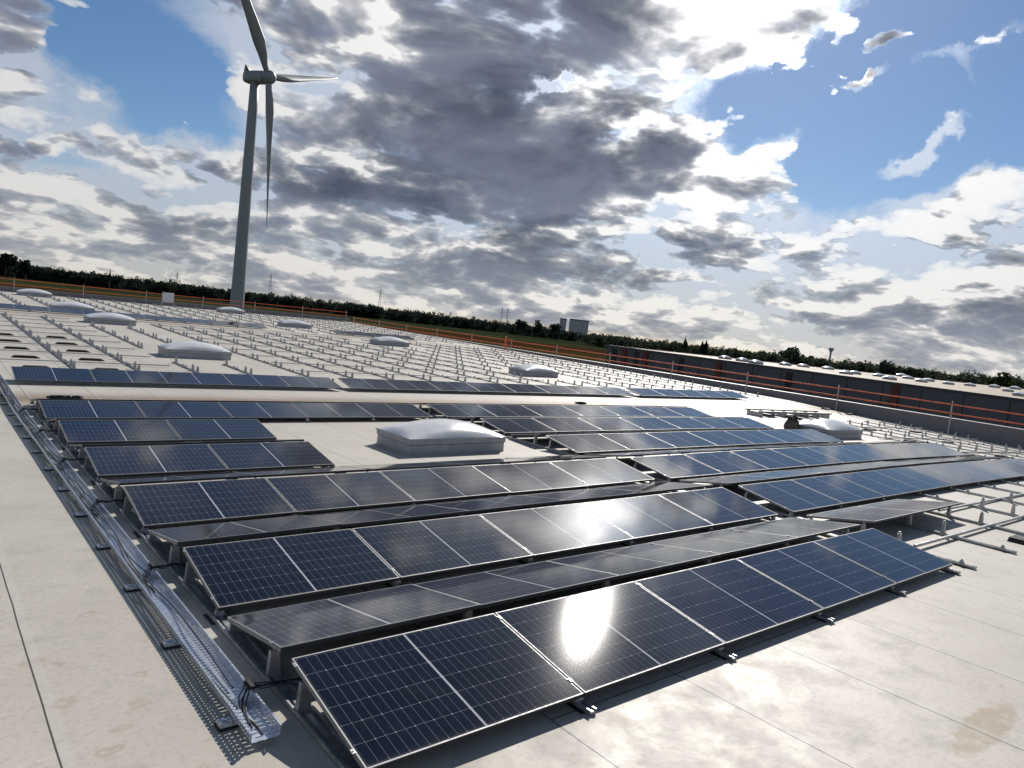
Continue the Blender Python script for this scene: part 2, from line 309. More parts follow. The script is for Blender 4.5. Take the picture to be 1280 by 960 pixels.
    bp = g.new('ShaderNodeBump'); bp.inputs['Strength'].default_value = .35; bp.inputs['Distance'].default_value = .01
    g.put(bp.inputs['Height'], g.m('ADD', g.m('ADD', g.m('MULTIPLY', n2, .6), g.m('ADD', g.m('MULTIPLY', n3, .32), g.m('MULTIPLY', fold, 1.1))), g.m('MULTIPLY', g.m('LESS_THAN', fr, .07), .12))); g.put(b.inputs['Normal'], bp.outputs[0])
    return m
M['roof'] = m_roof()
def m_ground():
    m, g, b = mat('farmland'); oc = g.new('ShaderNodeTexCoord').outputs['Object']; x, y, z = g.xyz(oc)
    a = R_(22); s = g.m('ADD', g.m('MULTIPLY', x, math.sin(a)), g.m('MULTIPLY', y, math.cos(a)))
    q = g.m('SUBTRACT', g.m('MULTIPLY', x, math.cos(a)), g.m('MULTIPLY', y, math.sin(a)))
    s = g.m('ADD', s, g.m('MULTIPLY', g.m('SUBTRACT', g.noise(oc, .004, 3), .5), 60.))
    n = g.noise(oc, .03, 6, .6); fine = g.noise(g.vec(g.m('MULTIPLY', q, .02), s, 0.), .12, 5, .6)
    c = g.mix(g.step(fine, .3, .7), (.030, .027, .011, 1), (.050, .043, .017, 1))
    plough = g.mix(g.step(fine, .3, .7), (.040, .019, .010, 1), (.056, .028, .014, 1))
    c = g.mix(g.step(s, 470, 480), c, plough)
    c = g.mix(g.step(s, 640, 655), c, (.032, .042, .018, 1)); c = g.mix(g.step(s, 760, 770), c, (.024, .032, .016, 1)); c = g.mix(g.step(s, 1100, 1300), c, (.020, .028, .018, 1))
    c = g.mix(g.step(n, .45, .7, 0., .35), c, (.034, .038, .016, 1))
    g.put(b.inputs['Base Color'], c); b.inputs['Roughness'].default_value = 1.; b.inputs['Specular IOR Level'].default_value = 0.
    return m
M['ground'] = m_ground()
def m_leaf(name, a, b_):
    m, g, b = mat(name); oc = g.new('ShaderNodeTexCoord').outputs['Object']
    c = g.mix(g.step(g.noise(oc, .12, 4, .6), .35, .68), (*a, 1), (*b_, 1)); g.n.remove(b)
    df = g.new('ShaderNodeBsdfDiffuse'); tr = g.new('ShaderNodeBsdfTranslucent'); mx = g.new('ShaderNodeMixShader'); mx.inputs[0].default_value = .42
    g.put(df.inputs[0], c); g.put(tr.inputs[0], c); g.l.new(df.outputs[0], mx.inputs[1]); g.l.new(tr.outputs[0], mx.inputs[2]); g.l.new(mx.outputs[0], g.n['Material Output'].inputs[0])
    return m
M['leaf'] = m_leaf('foliage', (.022, .031, .026), (.036, .048, .036))
M['leaf3'] = m_leaf('foliage_hazed', (.036, .047, .035), (.062, .078, .052))  # lighter leaf tones carry the haze over the right-hand trees
M['leaf2'] = m_leaf('foliage_light', (.03, .05, .018), (.06, .085, .03))
M['bark'] = simple('bark', (.07, .055, .04), .9, 0, .2, 2)

# ------------------------------------------------------------------ mesh helpers
class MB:
    def __init__(s): s.v = []; s.f = []; s.mi = []
    def add(s, vs, fs, mi=0):
        o = len(s.v); s.v += [tuple(map(float, p)) for p in vs]; s.f += [tuple(i+o for i in f) for f in fs]; s.mi += [mi]*len(fs); return s
    def hexa(s, b4, t4, mi=0):                                  # bottom and top quads, both counter-clockwise from above
        return s.add(list(b4)+list(t4), [(3, 2, 1, 0), (4, 5, 6, 7), (0, 1, 5, 4), (1, 2, 6, 5), (2, 3, 7, 6), (3, 0, 4, 7)], mi)
    def box(s, x0, x1, y0, y1, z0, z1, mi=0):
        return s.hexa([(x0, y0, z0), (x1, y0, z0), (x1, y1, z0), (x0, y1, z0)], [(x0, y0, z1), (x1, y0, z1), (x1, y1, z1), (x0, y1, z1)], mi)
    def bar(s, p, q, r, n=6, r2=None, mi=0):
        p = Vector(p); q = Vector(q); d = (q-p).normalized(); u = d.orthogonal().normalized(); w = d.cross(u); r2 = r if r2 is None else r2
        vs = [p+(u*math.cos(2*math.pi*k/n)+w*math.sin(2*math.pi*k/n))*r for k in range(n)]+[q+(u*math.cos(2*math.pi*k/n)+w*math.sin(2*math.pi*k/n))*r2 for k in range(n)]
        fs = [(k, (k+1) % n, n+(k+1) % n, n+k) for k in range(n)]+[tuple(range(n-1, -1, -1)), tuple(range(n, 2*n))]
        return s.add(vs, fs, mi)
    def mesh(s, name, mats, smooth=False):
        me = bpy.data.meshes.new(name); me.from_pydata(s.v, [], s.f)
        for m in (mats if isinstance(mats, (list, tuple)) else [mats]): me.materials.append(m)
        if any(s.mi): me.polygons.foreach_set('material_index', s.mi)
        if smooth: me.polygons.foreach_set('use_smooth', [True]*len(me.polygons))
        me.update(); return me
def link(o): SC.collection.objects.link(o); return o
def obj(name, data, parent=None, loc=None):
    o = link(bpy.data.objects.new(name, data))
    if parent is not None: o.parent = parent
    if loc is not None: o.location = loc
    return o
def tag(o, label=None, cat=None, group=None, kind=None):
    for k, v in (('label', label), ('category', cat), ('group', group), ('kind', kind)):
        if v is not None: o[k] = v
    return o
def copy_tree(o, parent=None):
    c = link(o.copy())
    if parent is not None: c.parent = parent; c.matrix_parent_inverse = o.matrix_parent_inverse.copy()
    for ch in list(o.children): copy_tree(ch, c)
    return c
ORD = ['first', 'second', 'third', 'fourth', 'fifth', 'sixth', 'seventh', 'eighth', 'ninth', 'tenth', 'eleventh', 'twelfth', 'thirteenth', 'fourteenth', 'fifteenth', 'sixteenth', 'seventeenth', 'eighteenth', 'nineteenth', 'twentieth', 'twenty-first', 'twenty-second', 'twenty-third', 'twenty-fourth', 'twenty-fifth', 'twenty-sixth', 'twenty-seventh', 'twenty-eighth', 'twenty-ninth', 'thirtieth', 'thirty-first', 'thirty-second', 'thirty-third', 'thirty-fourth', 'thirty-fifth', 'thirty-sixth']

# ------------------------------------------------------------------ the deck: two falls meeting in a valley
KF, YV = .026, 13.5
def zr(x, y):
    z = KF*max(0., y-YV)
    if x > 14 and y < 17.7: z -= .05*(17.7-y)*((x-14)/23.5)**2
    return z
def place(o, x, y, h=0., rz=0., extra=None):
    e = .3; zx = (zr(x+e, y)-zr(x-e, y))/(2*e); zy = (zr(x, y+e)-zr(x, y-e))/(2*e)
    nz = Vector((-zx, -zy, 1)).normalized(); xa = Vector((1, 0, zx)).normalized(); ya = nz.cross(xa)
    L = Matrix(((xa.x, ya.x, nz.x, x), (xa.y, ya.y, nz.y, y), (xa.z, ya.z, nz.z, zr(x, y)+h), (0, 0, 0, 1)))
    L = L @ Matrix.Rotation(rz, 4, 'Z')
    if extra is not None: L = L @ extra
    o.matrix_world = M4 @ L; return o
def deck(o): o.matrix_world = M4 @ o.matrix_world; return o     # for meshes whose vertices are in deck coordinates

XR, YB, XL, YF = 37.0, 73.2, -16., -14.
def roof():
    xs = np.arange(XL, XR+.01, 1.0); ys = np.unique(np.concatenate([np.arange(YF, YB, 1.0), [YV, YB]]))
    mb = MB(); nx = len(xs)
    vs = [(x, y, zr(x, y)) for y in ys for x in xs]
    fs = [(j*nx+i, j*nx+i+1, (j+1)*nx+i+1, (j+1)*nx+i) for j in range(len(ys)-1) for i in range(nx-1)]
    mb.add(vs, fs)
    o = obj('roof', mb.mesh('roof', M['roof'], True)); tag(o, kind='structure'); deck(o)
roof()

# ground sheet
GZ = -11.5
o = obj('ground', MB().add([(-6000, -3000, GZ), (8000, -3000, GZ), (8000, 9000, GZ), (-6000, 9000, GZ)], [(0, 1, 2, 3)]).mesh('ground', M['ground'])); tag(o, kind='structure')
o = obj('service_yard', MB().add([(37.5, -160, GZ+.02), (108, -160, GZ+.02), (108, 90, GZ+.02), (37.5, 90, GZ+.02)], [(0, 1, 2, 3)]).mesh('service_yard', simple('yard_asphalt', (.06, .06, .062), .9, 0, .2, .3))); tag(o, kind='structure')

# ------------------------------------------------------------------ solar modules
PITCH = ML+.0151; X0 = 0.; X1 = 9.15
def module_proto():
    fr = MB(); t = .032; w = .011
    fr.box(0, ML, 0, w, -.004, .0015); fr.box(0, ML, MWd-w, MWd, -.004, .0015); fr.box(0, ML, .001, w, -t, -.0045, 1); fr.box(0, ML, MWd-w, MWd-.001, -t, -.0045, 1); fr.box(0, w, w, MWd-w, -t, .0015); fr.box(ML-w, ML, w, MWd-w, -t, .0015)  # long side faces get a dark colour standing for their shade
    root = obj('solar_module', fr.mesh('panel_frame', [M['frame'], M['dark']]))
    gl = MB().box(w, ML-w, w, MWd-w, -.006, 0.)
    obj('glass', gl.mesh('panel_glass', M['cells']), root)
    obj('backsheet', MB().box(w, ML-w, w, MWd-w, -.011, -.0065).mesh('panel_back', M['backsheet']), root)
    cm = MB().box(-.019, .006, -.018, .018, .002, .0055).box(-.012, -.004, -.006, .006, .0055, .009)
    cme = cm.mesh('panel_clamp', M['alu'])
    for yy in (.14, .93): obj('clamp', cme, root, (0, MWd*yy, 0))
    return root
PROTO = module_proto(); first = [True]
def module(x, y, up, label, group):
    """up=True: low edge at y, rising away from the camera; up=False: high edge at y, falling away."""
    if first[0]: o = PROTO; first[0] = False
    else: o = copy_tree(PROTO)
    tag(o, label, 'solar panel', group)
    j = [random.gauss(0, R_(.13)) for _ in range(3)]
    if up and abs(y-ROWY[1]) < .01: j = [0., 0., 0.]
    t = (TILT if up else -TILT)+j[0]
    ex = Matrix.Rotation(t, 4, 'X') @ Matrix.Rotation(j[1]*.8, 4, 'Y')
    place(o, x, y, .115 if up else HI, j[2]*.1, ex); return o
HI = .115+MWd*math.sin(TILT)
ROWY = [0., 2.53, 5.034, 7.546, 10.03, 12.52]
RN = ['front row', 'second row', 'third row', 'fourth row', 'fifth row', 'sixth row']
GA, GB = 'panels tilted towards the viewer', 'panels tilted away from the viewer'
NA = [5, 5, 5, 2, 2, 5]; NBk = [5, 5, 5, 2, 2, 5]
for r in range(6):
    for k in range(NA[r]):
        lb = f'{ORD[k]} dark panel from the left in the {RN[r]} beside the cable tray'
        if r == 0 and k == 1: lb = 'front row dark panel carrying the brightest white sun glint'
        if r == 0 and k == 0: lb = 'nearest dark panel with clear white cell grid, at the tray end'
        if r == 1 and k == 2: lb = 'second row panel with the soft cream sky glow on its glass'
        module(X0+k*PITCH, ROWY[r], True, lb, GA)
    for k in range(NBk[r]):
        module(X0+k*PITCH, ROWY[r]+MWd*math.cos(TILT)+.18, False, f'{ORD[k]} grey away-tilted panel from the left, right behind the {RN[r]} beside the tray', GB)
NR = [0, 9, 9, 7, 7, 7]
for r in range(1, 6):
    for k in range(NR[r]):
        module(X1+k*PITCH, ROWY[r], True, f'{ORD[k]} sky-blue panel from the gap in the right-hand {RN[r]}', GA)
for r in range(0, 6):
    for k in range((2, 9, 9, 7, 7, 7)[r]):
        lb = f'{ORD[k]} away-tilted panel from the gap behind the right-hand {RN[r]}'
        if r == 0: lb = ['away-tilted pale panel beside the gap, alone before the bare rails', 'last away-tilted pale panel, overhanging the bare rails on its right'][k]
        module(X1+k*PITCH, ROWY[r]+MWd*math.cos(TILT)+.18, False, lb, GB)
Y7 = 17.75
for nm, xs, n in (('left block', 0., 5), ('middle block', 9.0, 8), ('right block', 23.3, 5)):
    for k in range(n):
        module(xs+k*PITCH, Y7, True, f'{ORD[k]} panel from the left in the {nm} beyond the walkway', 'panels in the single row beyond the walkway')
Y8 = 47.0
for nm, xs, n in (('left run', -5.2+4*PITCH, 9), ('right run', 22.6, 4)):
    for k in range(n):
        module(xs+k*PITCH, Y8, True, f'{ORD[k]} panel from the left in the {nm} of the farthest row', 'panels in the farthest row')

# ------------------------------------------------------------------ mounting rails and supports
def post_mesh():                                   # tapered folded-sheet ridge support
    mb = MB(); h = .178
    for sx in (-1, 1):
        mb.hexa([(sx*.042-.003, -.028, 0), (sx*.042+.003, -.028, 0), (sx*.042+.003, .028, 0), (sx*.042-.003, .028, 0)],
                [(sx*.030-.003, -.018, h), (sx*.030+.003, -.018, h), (sx*.030+.003, .018, h), (sx*.030-.003, .018, h)])
    mb.hexa([(-.042, .022, 0), (.042, .022, 0), (.042, .027, 0), (-.042, .027, 0)], [(-.027, .014, h), (.027, .014, h), (.027, .019, h), (-.027, .019, h)])
    mb.hexa([(-.042, -.027, 0), (.042, -.027, 0), (.042, -.022, 0), (-.042, -.022, 0)], [(-.030, -.019, h), (.030, -.019, h), (.030, -.014, h), (-.030, -.014, h)])
    mb.box(-.032, .032, -.02, .02, h, h+.006); mb.box(-.010, .010, -.012, .012, h+.006, h+.03); mb.box(-.020, .020, -.014, .014, h+.03, h+.035)
    return mb.mesh('ridge_post', M['alu'])
def foot_mesh():
    mb = MB(); mb.box(-.045, .045, -.03, .03, 0, .006); mb.hexa([(-.04, -.022, .006), (.04, -.022, .006), (.04, .022, .006), (-.04, .022, .006)], [(-.028, -.016, .05), (.028, -.016, .05), (.028, .016, .05), (-.028, .016, .05)])
    mb.box(-.012, .012, -.01, .01, .05, .066); return mb.mesh('foot_bracket', M['alu'])
POST, FOOT = post_mesh(), foot_mesh()
def rail_mesh(L, wide):
    mb = MB(); w = wide/2
    mb.box(-w, w, 0, L, .010, .014); mb.box(-w, -w+.004, 0, L, .014, .042); mb.box(w-.004, w, 0, L, .014, .042)
    mb.box(-w+.004, -w+.016, 0, L, .038, .042); mb.box(w-.016, w-.004, 0, L, .038, .042)
    mb.box(-.02, .02, 0, L, .014, .030)
    return mb.mesh('rail_channel', M['alu'])
MATM = {}
def pad_mesh(w):
    return MB().box(-w/2-.03, w/2+.03, -.11, .11, 0., .0095).mesh('rubber_pad', M['rubber'])
PADW, PADN = pad_mesh(.13), pad_mesh(.07)
def rail(x, y0, y1, label, group, posts, feet, wide=.07, parts=True, cat='mounting rail'):
    L = y1-y0; n = max(1, round(L/2.505))
    root = obj('mounting_rail', rail_mesh(L, wide)); ym = (y0+y1)/2
    tag(root, label, cat, group); place(root, x, ym, 0., 0., Matrix.Translation((0, -L/2, 0)))
    zl = lambda y: zr(x, y)-(zr(x, ym)+(y-ym)*(zr(x, ym+.3)-zr(x, ym-.3))/.6)
    pm = PADW if wide > .1 else PADN
    if parts:
        for y in posts: obj('ridge_post', POST, root, (0, y-y0, .030+zl(y)))
        for y in feet: obj('foot_bracket', FOOT, root, (0, y-y0, .030+zl(y)))
        for y in feet[::2]: obj('rubber_pad', pm, root, (0, min(max(y-y0, .12), L-.12), 0))
    else:
        me = root.data; bm = bmesh.new(); bm.from_mesh(me)
        for y in posts: t = POST.copy(); t.transform(Matrix.Translation((0, y-y0, .030+zl(y)))); bm.from_mesh(t); bpy.data.meshes.remove(t)
        for y in feet: t = FOOT.copy(); t.transform(Matrix.Translation((0, y-y0, .030+zl(y)))); bm.from_mesh(t); bpy.data.meshes.remove(t)
        bm.to_mesh(me); bm.free()
    return root
YT = 1.07                                            # ridge post offset from a row's low edge
def tents(rows):
    p = [q for y in rows for q in (y+.90, y+1.42)]; f = [q for y in rows for q in (y+.06, y+2.24)]; return p, f
G1 = 'rails carrying the panels beside the tray'
for k in range(6):
    x = X0+k*PITCH-.0075+(.035 if k == 0 else -.035 if k == 5 else 0)
    for nm, ra, rb in ((('whole', 0, 6),) if k < 3 else (('near', 0, 3), ('far', 5, 6))):
        p, f = tents(ROWY[ra:rb])
        lb = {'whole': f'{ORD[k]} mounting rail right of the cable tray, under the panels', 'near': f'{ORD[k]} mounting rail right of the tray, under the three nearest rows', 'far': f'{ORD[k]} mounting rail right of the tray, under the row by the walkway'}[nm]
        rail(x, ROWY[ra]-.1, ROWY[rb-1]+2.38, lb, G1, p, f, .13 if k == 0 else .07)
G2 = 'rails in the right-hand block'
for k in range(10):
    x = X1+k*PITCH-.0075+(.035 if k == 0 else 0)
    rr = ROWY[:6] if k < 8 else ROWY[:3]
    p, f = tents(rr)
    rail(x, -.12, rr[-1]+2.38, f'{ORD[k]} mounting rail right of the gap, its bare end pointing at the viewer', G2, p, f)
SKY = [(5.5, 8.5), (22.2, 8.45), (5.4, 25.6), (22.1, 24.5), (5.35, 41.2), (22.0, 39.4), (4.9, 50.6), (20.7, 52.4), (4.75, 68.0), (21.0, 68.6)]
for k in range(10, 16):
    x = X1+k*PITCH
    p, f = tents(ROWY[:5])
    rail(x, -.12, ROWY[4]+2.38, f'{ORD[k]} mounting rail right of the gap, bare, near the grey parapet', G2, p, f)
rows_f = [Y7+2.505*i for i in range(1, 11)]
def spans(x, y0, y1):
    out = [(y0, y1)]
    for sx, sy in SKY:
        if sx-.9 < x < sx+3.3:
            nxt = []
            for a, b in out:
                c, d = sy-1.6, sy+2.9
                if d < a or c > b: nxt.append((a, b)); continue
                if c-a > 1.2: nxt.append((a, c))
                if b-d > 1.2: nxt.append((d, b))
            out = nxt
    return out
n = 0
for k in range(1, 21):
    x = k*PITCH if k < 5 else X1-.15+(k-5)*PITCH
    if x > XR-1.2: break
    for si, (a, b) in enumerate(spans(x, Y7+.9, 43.6)):
        p, f = tents([Y7]+rows_f); p = [q for q in p if a+.05 < q < b-.05]; f = [q for q in f if a+.05 < q < b-.05]
        pos = f'{ORD[k-1]} bare rail from the left beyond the walkway' if k < 40 else f'last bare rail before the parapet in the field beyond the walkway'
        if len(spans(x, Y7+.9, 43.6)) > 1: pos += [', the piece nearest the walkway', ', the piece between skylights', ', the piece farthest back'][min(si, 2)] if len(spans(x, Y7+.9, 43.6)) > 2 else [', in front of a skylight', ', behind a skylight'][si]
        rail(x, a, b, pos, 'bare rails in the field beyond the walkway', p, f)
rows_g = [Y8+2.505*i for i in range(0, 10)]
for k in range(2, 21):
    x = k*PITCH if k < 11 else .2+k*PITCH
    if x > XR-1.2: break
    sp = spans(x, Y8+.9 if (x < 17.4 or 22.5 < x < 29.6) else Y8-.1, 71.5)
    for si, (a, b) in enumerate(sp):
        p, f = tents(rows_g); p = [q for q in p if a+.05 < q < b-.05]; f = [q for q in f if a+.05 < q < b-.05]
        lb = f'{ORD[k-2]} bare rail from the left behind the farthest panels'
        if len(sp) > 1: lb += [', nearest piece', ', middle piece', ', farthest piece'][si] if len(sp) > 2 else [', near piece', ', far piece'][si]
        rail(x, a, b, lb, 'bare rails in the farthest field', p, f, .07, False)
# cross rails that tie the bare rails together
def cross(x0, x1, y, h, label, group, w=.04):
    L = x1-x0; mb = MB(); mb.box(-L/2, L/2, -w/2, w/2, 0, .004); mb.box(-L/2, L/2, -w/2, -w/2+.004, .004, w); mb.box(-L/2, L/2, w/2-.004, w/2, .004, w); mb.box(-L/2, L/2, -w/4, w/4, w-.003, w)
    o = obj('cross_rail', mb.mesh('cross_rail', M['alu'])); tag(o, label, 'cross rail', group); xm = (x0+x1)/2
    a = math.atan2(zr(x1, y)-zr(x0, y), L); e = (zr(xm+.3, y)-zr(xm-.3, y))/.6
    place(o, xm, y, h+((zr(x0, y)+zr(x1, y))/2-zr(xm, y)), 0, Matrix.Rotation(-(a-math.atan(e)), 4, 'Y')); return o
cross(9.3, 19.5, .72, .046, 'long bright cross rail over the bare rail ends at the right', 'cross rails in the right-hand field')
cross(12.7, 23., 1.62, .046, 'cross rail behind the bright one among the right bare rails', 'cross rails in the right-hand field')
for i, y in enumerate((3.2, 5.75, 8.3, 10.75)):
    cross(24.9 if i != 2 else 25.6, 36.2, y, .046, f'{ORD[i]} cross rail from the front, between the right skylight and the parapet', 'cross rails in the right-hand field')
for i, y in enumerate(rows_f[:-1]):
    for nm, a, b in (('left', -3.4, 4.7), ('middle', 9.1, 21.6), ('right', 25.9, 35.6)):
        cross(a, b, y+2.18, .046, f'{ORD[i]} thin cross rail from the walkway, {nm} third of the bare field', 'cross rails in the field beyond the walkway', .032)

# ------------------------------------------------------------------ cable tray, its feet and the cables
def tray():
    mb = MB(); xl, xr, zb, zt = -.400, -.225, .044, .106
    ys = [.66]+[YV]+[26.5]
    def sheet(x0, z0, x1, z1):
        vs = [(x, y, z+zr(0, y)) for y in ys for x, z in ((x0, z0), (x1, z1))]
        mb.add(vs, [(2*i, 2*i+1, 2*i+3, 2*i+2) for i in range(len(ys)-1)])
    sheet(xl, zb, xr, zb); sheet(xl, zt, xl, zb); sheet(xr, zb, xr, zt); sheet(xl, zt, xl-.012, zt); sheet(xr, zt, xr+.012, zt)
    for v_i in range(len(mb.v)):                       # origin at the near end
        x, y, z = mb.v[v_i]; mb.v[v_i] = (x+.3125, y-.66, z)
    o = obj('cable_tray', mb.mesh('cable_tray', M['tray'])); o.location = (-.3125, .66, 0); bpy.context.view_layer.update(); deck(o)
    tag(o, 'long perforated metal cable tray running beside the panel ends', 'cable tray')
tray()
sh = MB().box(-.05, .05, -.040, .040, .002, .014).mesh('pad', M['rubber'])
def foot_proto():
    root = obj('tray_foot', MB().box(-.092, .075, -.048, .048, 0, .018).mesh('tray_foot_pad', M['rubber']))
    mb = MB(); mb.hexa([(-.085, -.040, .018), (.07, -.040, .018), (.07, .040, .018), (-.085, .040, .018)], [(-.080, -.034, .042), (.07, -.034, .042), (.07, .034, .042), (-.080, .034, .042)])
    mb.box(-.06, -.03, -.005, .005, .042, .049)
    obj('shoe', mb.mesh('tray_foot_shoe', M['galv']), root); return root
FP = foot_proto()
for i in range(18):
    y = .98+1.26*i
    o = FP if i == 0 else copy_tree(FP)
    tag(o, f'{ORD[i]} metal foot on black rubber under the cable tray, counted from the near end', 'tray foot', 'feet under the cable tray'); place(o, -.405, y)
def cable(name, pts, r, label, group, cat='cable', m='cable'):
    cu = bpy.data.curves.new(name, 'CURVE'); cu.dimensions = '3D'; cu.bevel_depth = r; cu.bevel_resolution = 1; cu.resolution_u = 5
    s = cu.splines.new('BEZIER'); s.bezier_points.add(len(pts)-1)
    for bp, p in zip(s.bezier_points, pts): bp.co = (p[0], p[1], p[2]+zr(p[0], p[1])); bp.handle_left_type = bp.handle_right_type = 'AUTO'
    cu.materials.append(M[m]); tmp = bpy.data.objects.new('tmp', cu); me = bpy.data.meshes.new_from_object(tmp); bpy.data.objects.remove(tmp); o = obj(name, me); deck(o); tag(o, label, cat, group); return o
starts = [1.05, 3.2, 5.7, 8.2, 10.7, 1.3, 3.6, 5.9]
for i, ys in enumerate(starts):
    rg = random.Random(i); bx = -.378+.0145*i; pts = []
    y = ys
    while y < 24.:
        pts.append((bx+rg.uniform(-.03, .035), y, .055+.006*(i % 4)+rg.uniform(0, .012)+(.02 if rg.random() < .15 else 0))); y += rg.uniform(.45, .9)
    cable('solar_cable', pts, .0062, f'black cable lying in the tray, {ORD[i]} from its left side', 'cables lying in the tray')
for r in range(6):
    for j in range(2):
        y = ROWY[r]+1.16+.05*j; rg = random.Random(50+r*2+j)
        for q in range(2):
            dy = .08*q
            cable('solar_cable', [(-.34+.03*q, y-.35-.1*q, .05), (-.30, y-.12+dy, .055), (-.25, y-.02+dy*.5, .085), (-.215, y+.02+dy*.3, .112), (-.16, y+.03-.03*q, .095), (-.02, y+rg.uniform(-.05, .05), .10), (.12, y+.02+rg.uniform(-.06, .06), .055), (.34, y+rg.uniform(-.1, .1), .04), (.8, y+rg.uniform(-.1, .1), .1)], .0045,
                  f'{["lower", "upper"][q]} black cable looping from the tray at the {RN[r]}, {["near", "far"][j]} pair', 'cables looping out of the tray')
    # folded clip where the cables cross the tray edge
    mb = MB(); mb.box(-.028, .028, -.05, .05, .0, .016); mb.box(-.016, .016, -.06, .06, .016, .026)
    o = obj('cable_clip', mb.mesh('cable_clip', M['rubber'])); tag(o, f'black edge clip holding the cables on the tray at the {RN[r]}', 'cable clip', 'clips on the tray edge'); place(o, -.219, ROWY[r]+1.2, .1075)
    mb = MB(); mb.box(-.03, .03, -.015, .015, 0, .03); mb.box(.03, .05, -.006, .006, .008, .020)
    o = obj('connector', mb.mesh('connector', M['tag'])); tag(o, f'small yellow connector under the ridge at the left end of the {RN[r]}', 'connector', 'yellow connectors'); place(o, .14, ROWY[r]+.72, .02)

# ------------------------------------------------------------------ skylights
SLX, SLY = 2.36, 1.30
def skylight_proto():
    root = link(bpy.data.objects.new('skylight', None)); root.empty_display_size = .2
    mb = MB(); a = .008
    mb.hexa([(0, 0, 0), (SLX, 0, 0), (SLX, SLY, 0), (0, SLY, 0)], [(a, a, .185), (SLX-a, a, .185), (SLX-a, SLY-a, .185), (a, SLY-a, .185)])
    obj('curb', mb.mesh('skylight_curb', M['curb']), root)
    fl = MB(); fl.box(-.012, SLX+.012, -.012, SLY+.012, .20, .285); fl.box(-.03, SLX+.03, -.03, SLY+.03, .29, .318)
    obj('shadow_gap', MB().box(.004, SLX-.004, .004, SLY-.004, .185, .20).box(.0, SLX, .0, SLY, .285, .29).mesh('skylight_shadow_gap', M['dark']), root)  # dark strips painting the shadow gaps at curb and flange
    for q in range(5):
        fl.box(.2+q*.49-.02, .2+q*.49+.02, -.018, -.0125, .215, .27); fl.box(.2+q*.49-.02, .2+q*.49+.02, SLY+.0125, SLY+.018, .215, .27)
    obj('flange', fl.mesh('skylight_flange', M['curb']), root)
    dm = MB(); nx, ny = 26, 18; vs = []
    for j in range(ny+1):
        for i in range(nx+1):
            u = -1+2*i/nx; v = -1+2*j/ny
            pu = 1-abs(u)**1.8; pv = 1-abs(v)**1.8
            z = .319+.012*(pu*pv > 0)+.27*(max(0, pu*pv))**.72
            vs.append((SLX/2+u*(SLX/2+.026), SLY/2+v*(SLY/2+.026), z))
    n1 = nx+1
    fs = [(j*n1+i, j*n1+i+1, (j+1)*n1+i+1, (j+1)*n1+i) for j in range(ny) for i in range(nx)]
    dm.add(vs, fs); obj('dome', dm.mesh('skylight_dome', M['dome'], True), root)
    return root
SP = skylight_proto()
sky_lb = ['large white domed skylight standing between the nearest panel rows', 'white domed skylight beside the olive sack, right of the blue panels', 'white skylight behind the left panel block beyond the walkway', 'flat-looking white skylight among bare rails, left of the dark wall corner', 'white skylight in the bare field, third back on the left', 'white skylight in the bare field, third back on the right', 'white skylight just behind the farthest panel row, near the left edge', 'white skylight behind the farthest panel row, right of the turbine', 'leftmost white skylight, close to the far guardrail', 'small white skylight at the foot of the wind turbine']
for i, (x, y) in enumerate(SKY):
    o = SP if i == 0 else copy_tree(SP); tag(o, sky_lb[i], 'skylight', 'white domed skylights on the near roof'); place(o, x, y)

# ------------------------------------------------------------------ parapets and guardrails
def wall_run(name, pts, h0, h1, label, inner):
    """parapet between deck points; base follows the deck, the top is a straight line from h0 to h1."""
    (xa, ya), (xb, yb) = pts; N = 40; d = Vector((xb-xa, yb-ya)).normalized(); nn = Vector((-d.y, d.x))*.34*inner
    za, zb = h0, h1; mb = MB(); cp = MB()
    for i in range(N):
        q = []
        for t in (i/N, (i+1)/N):
            x = xa+(xb-xa)*t; y = ya+(yb-ya)*t; top = za+(zb-za)*t
            q.append((x, y, zr(min(x, 37), y)-.5, top)); 
        (x1, y1, b1, t1), (x2, y2, b2, t2) = q
        A = [(x1, y1, b1), (x2, y2, b2), (x2+nn.x, y2+nn.y, b2), (x1+nn.x, y1+nn.y, b1)]; T = [(x1, y1, t1), (x2, y2, t2), (x2+nn.x, y2+nn.y, t2), (x1+nn.x, y1+nn.y, t1)]
        if inner < 0: A = [A[1], A[0], A[3], A[2]]; T = [T[1], T[0], T[3], T[2]]
        mb.hexa(A, T)
        e = nn.normalized()*.03; g = .012 if i % 3 else .0
        C = [(x1-e.x, y1-e.y, t1+.001), (x2-e.x-d.x*g, y2-e.y-d.y*g, t2+.001), (x2+nn.x+e.x-d.x*g, y2+nn.y+e.y-d.y*g, t2+.001), (x1+nn.x+e.x, y1+nn.y+e.y, t1+.001)]
        if inner < 0: C = [C[1], C[0], C[3], C[2]]
        cp.hexa(C, [(a, b, c+.024) for a, b, c in C])
    o = obj('parapet_wall', mb.mesh('parapet_wall', M['parapet'])); deck(o); tag(o, label, 'parapet')
    obj('coping', cp.mesh('coping', M['coping']), o)
    return o
